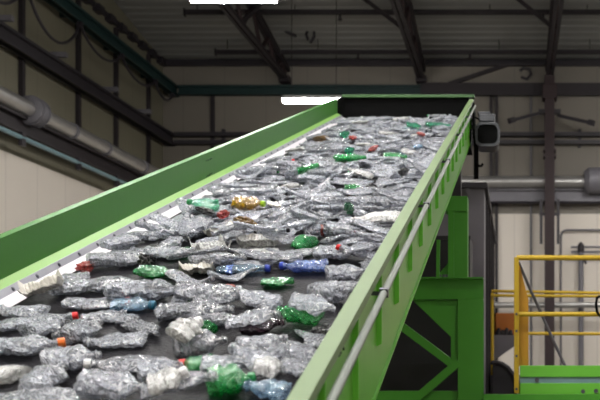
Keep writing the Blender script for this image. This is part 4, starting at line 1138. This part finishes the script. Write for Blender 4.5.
while len(ANON) < N_CLEAR and tries < 6000:
    tries += 1
    frac = len(ANON) / N_CLEAR
    if frac < 0.06: Y = rng.uniform(2.5, 3.9); test = 0.06
    elif frac < 0.24: Y = rng.uniform(3.6, 4.9); test = 0.5
    else: Y = 4.3 + (9.42 - 4.3) * rng.uniform(0, 1) ** 1.0; test = None
    if tries > 700 and test == 0.06: Y = rng.uniform(3.4, 5); test = None
    if tries > 1500 and test: test = None; Y = rng.uniform(4.0, 5.4)
    X = rng.uniform(GX0, GX1); s = Y / CT
    v = int(rng.choice(len(VAR), p=WT))
    yaw = rng.uniform(-0.75, 0.75) + (math.pi if rng.random() < 0.5 else 0) if rng.random() < 0.45 else rng.uniform(0, 2 * math.pi)
    sc = float(rng.uniform(0.62, 0.98)) * (0.84 if Y > 6 else 1.0)
    if test is None:                                   # the heap is even: look for the lowest of a few spots
        best = None
        for _ in range(6):
            X2 = rng.uniform(GX0 + 0.05, GX1 - 0.05); s2 = s + rng.uniform(-0.35, 0.35); s2 = min(max(s2, 4.2 / CT), 9.42 / CT)
            i, j = int((X2 - GX0) / GC), int(s2 / GC)
            hh = HM[max(0, i - 6):i + 7, max(0, j - 5):j + 6].mean()
            if best is None or hh < best[0]: best = (hh, X2, s2)
        _, X, s = best
    look, me, tip, dv, cap, co_ = VAR[v]
    r = settle(co_, X, s, yaw, sc, test=test)
    if r is None: continue
    ANON.append((v, r, sc))
for k in FAR: key(*k[:9], **k[9])

PROTO = {}
ORD = 'nearest second-nearest third-nearest fourth-nearest fifth-nearest sixth-nearest seventh-nearest eighth-nearest ninth-nearest tenth-nearest'.split()
rows = []
for v, (X, s, z, R3), sc in ANON:
    look = VAR[v][0]
    d, short, lx, ls = min((((X - a) ** 2 + (s - b) ** 2) ** 0.5, sh, a, b) for sh, a, b in PLACED)
    dx, ds = X - lx, s - ls
    if abs(ds) >= abs(dx): way = 'uphill of' if ds > 0 else 'downhill of'
    else: way = 'towards the right panel from' if dx > 0 else 'towards the white skirt from'
    rows.append([look, way, short, d, v, X, s, z, R3, sc])
rows.sort(key=lambda r: (r[0], r[1], r[2], r[3]))
seen = {}
for look, way, short, d, v, X, s, z, R3, sc in rows:
    kk = (look, way, short); seen[kk] = seen.get(kk, 0) + 1
    cnt = sum(1 for r in rows if (r[0], r[1], r[2]) == kk)
    word = look if look in ('milky', 'pale blue') else look + ' clear'
    lab = f'{word} bottle {way} {short}' if cnt == 1 else f'{ORD[seen[kk] - 1]} {word} bottle {way} {short}'
    src = PROTO.get(v)
    _, me, tip, dv, cap, _c = VAR[v]
    if src is None:
        o = bpy.data.objects.new('crushed_bottle', me); COL.objects.link(o); add_parts(o, tip, dv, cap, None, None); PROTO[v] = o
    else:
        o = src.copy(); COL.objects.link(o)
        for ch in src.children:
            c = ch.copy(); COL.objects.link(c); c.parent = o
    put(o, X, s, z, R3, sc)
    tag(o, lab, 'bottle', 'clear bottles heaped on the conveyor belt')


# ------------------------------------------------------------------ world, camera, view
w = bpy.data.worlds.new('hall_air'); S.world = w; w.use_nodes = True
w.node_tree.nodes['Background'].inputs[0].default_value = (0.02, 0.02, 0.022, 1)
cam = bpy.data.cameras.new('camera'); co = bpy.data.objects.new('camera', cam); COL.objects.link(co)
co.location = (0, 0, EYE); co.rotation_euler = (math.pi / 2, 0, 0)
cam.sensor_fit = 'HORIZONTAL'; cam.sensor_width = 36; cam.lens = 36 * F / 600
cam.shift_x = -(VX - 300) / 600; cam.shift_y = (VY - 200) / 600
cam.clip_start = 0.05; cam.clip_end = 100
cam.dof.use_dof = True; cam.dof.focus_distance = 4.2; cam.dof.aperture_fstop = 4.5
S.camera = co
S.view_settings.view_transform = 'Standard'; S.view_settings.look = 'None'
S.view_settings.gamma = 1; S.view_settings.use_curve_mapping = False
S.view_settings.exposure = 0.0
S.cycles.use_denoising = True
S.cycles.max_bounces = 8; S.cycles.diffuse_bounces = 4; S.cycles.transparent_max_bounces = 16
S.cycles.sample_clamp_indirect = 6.0
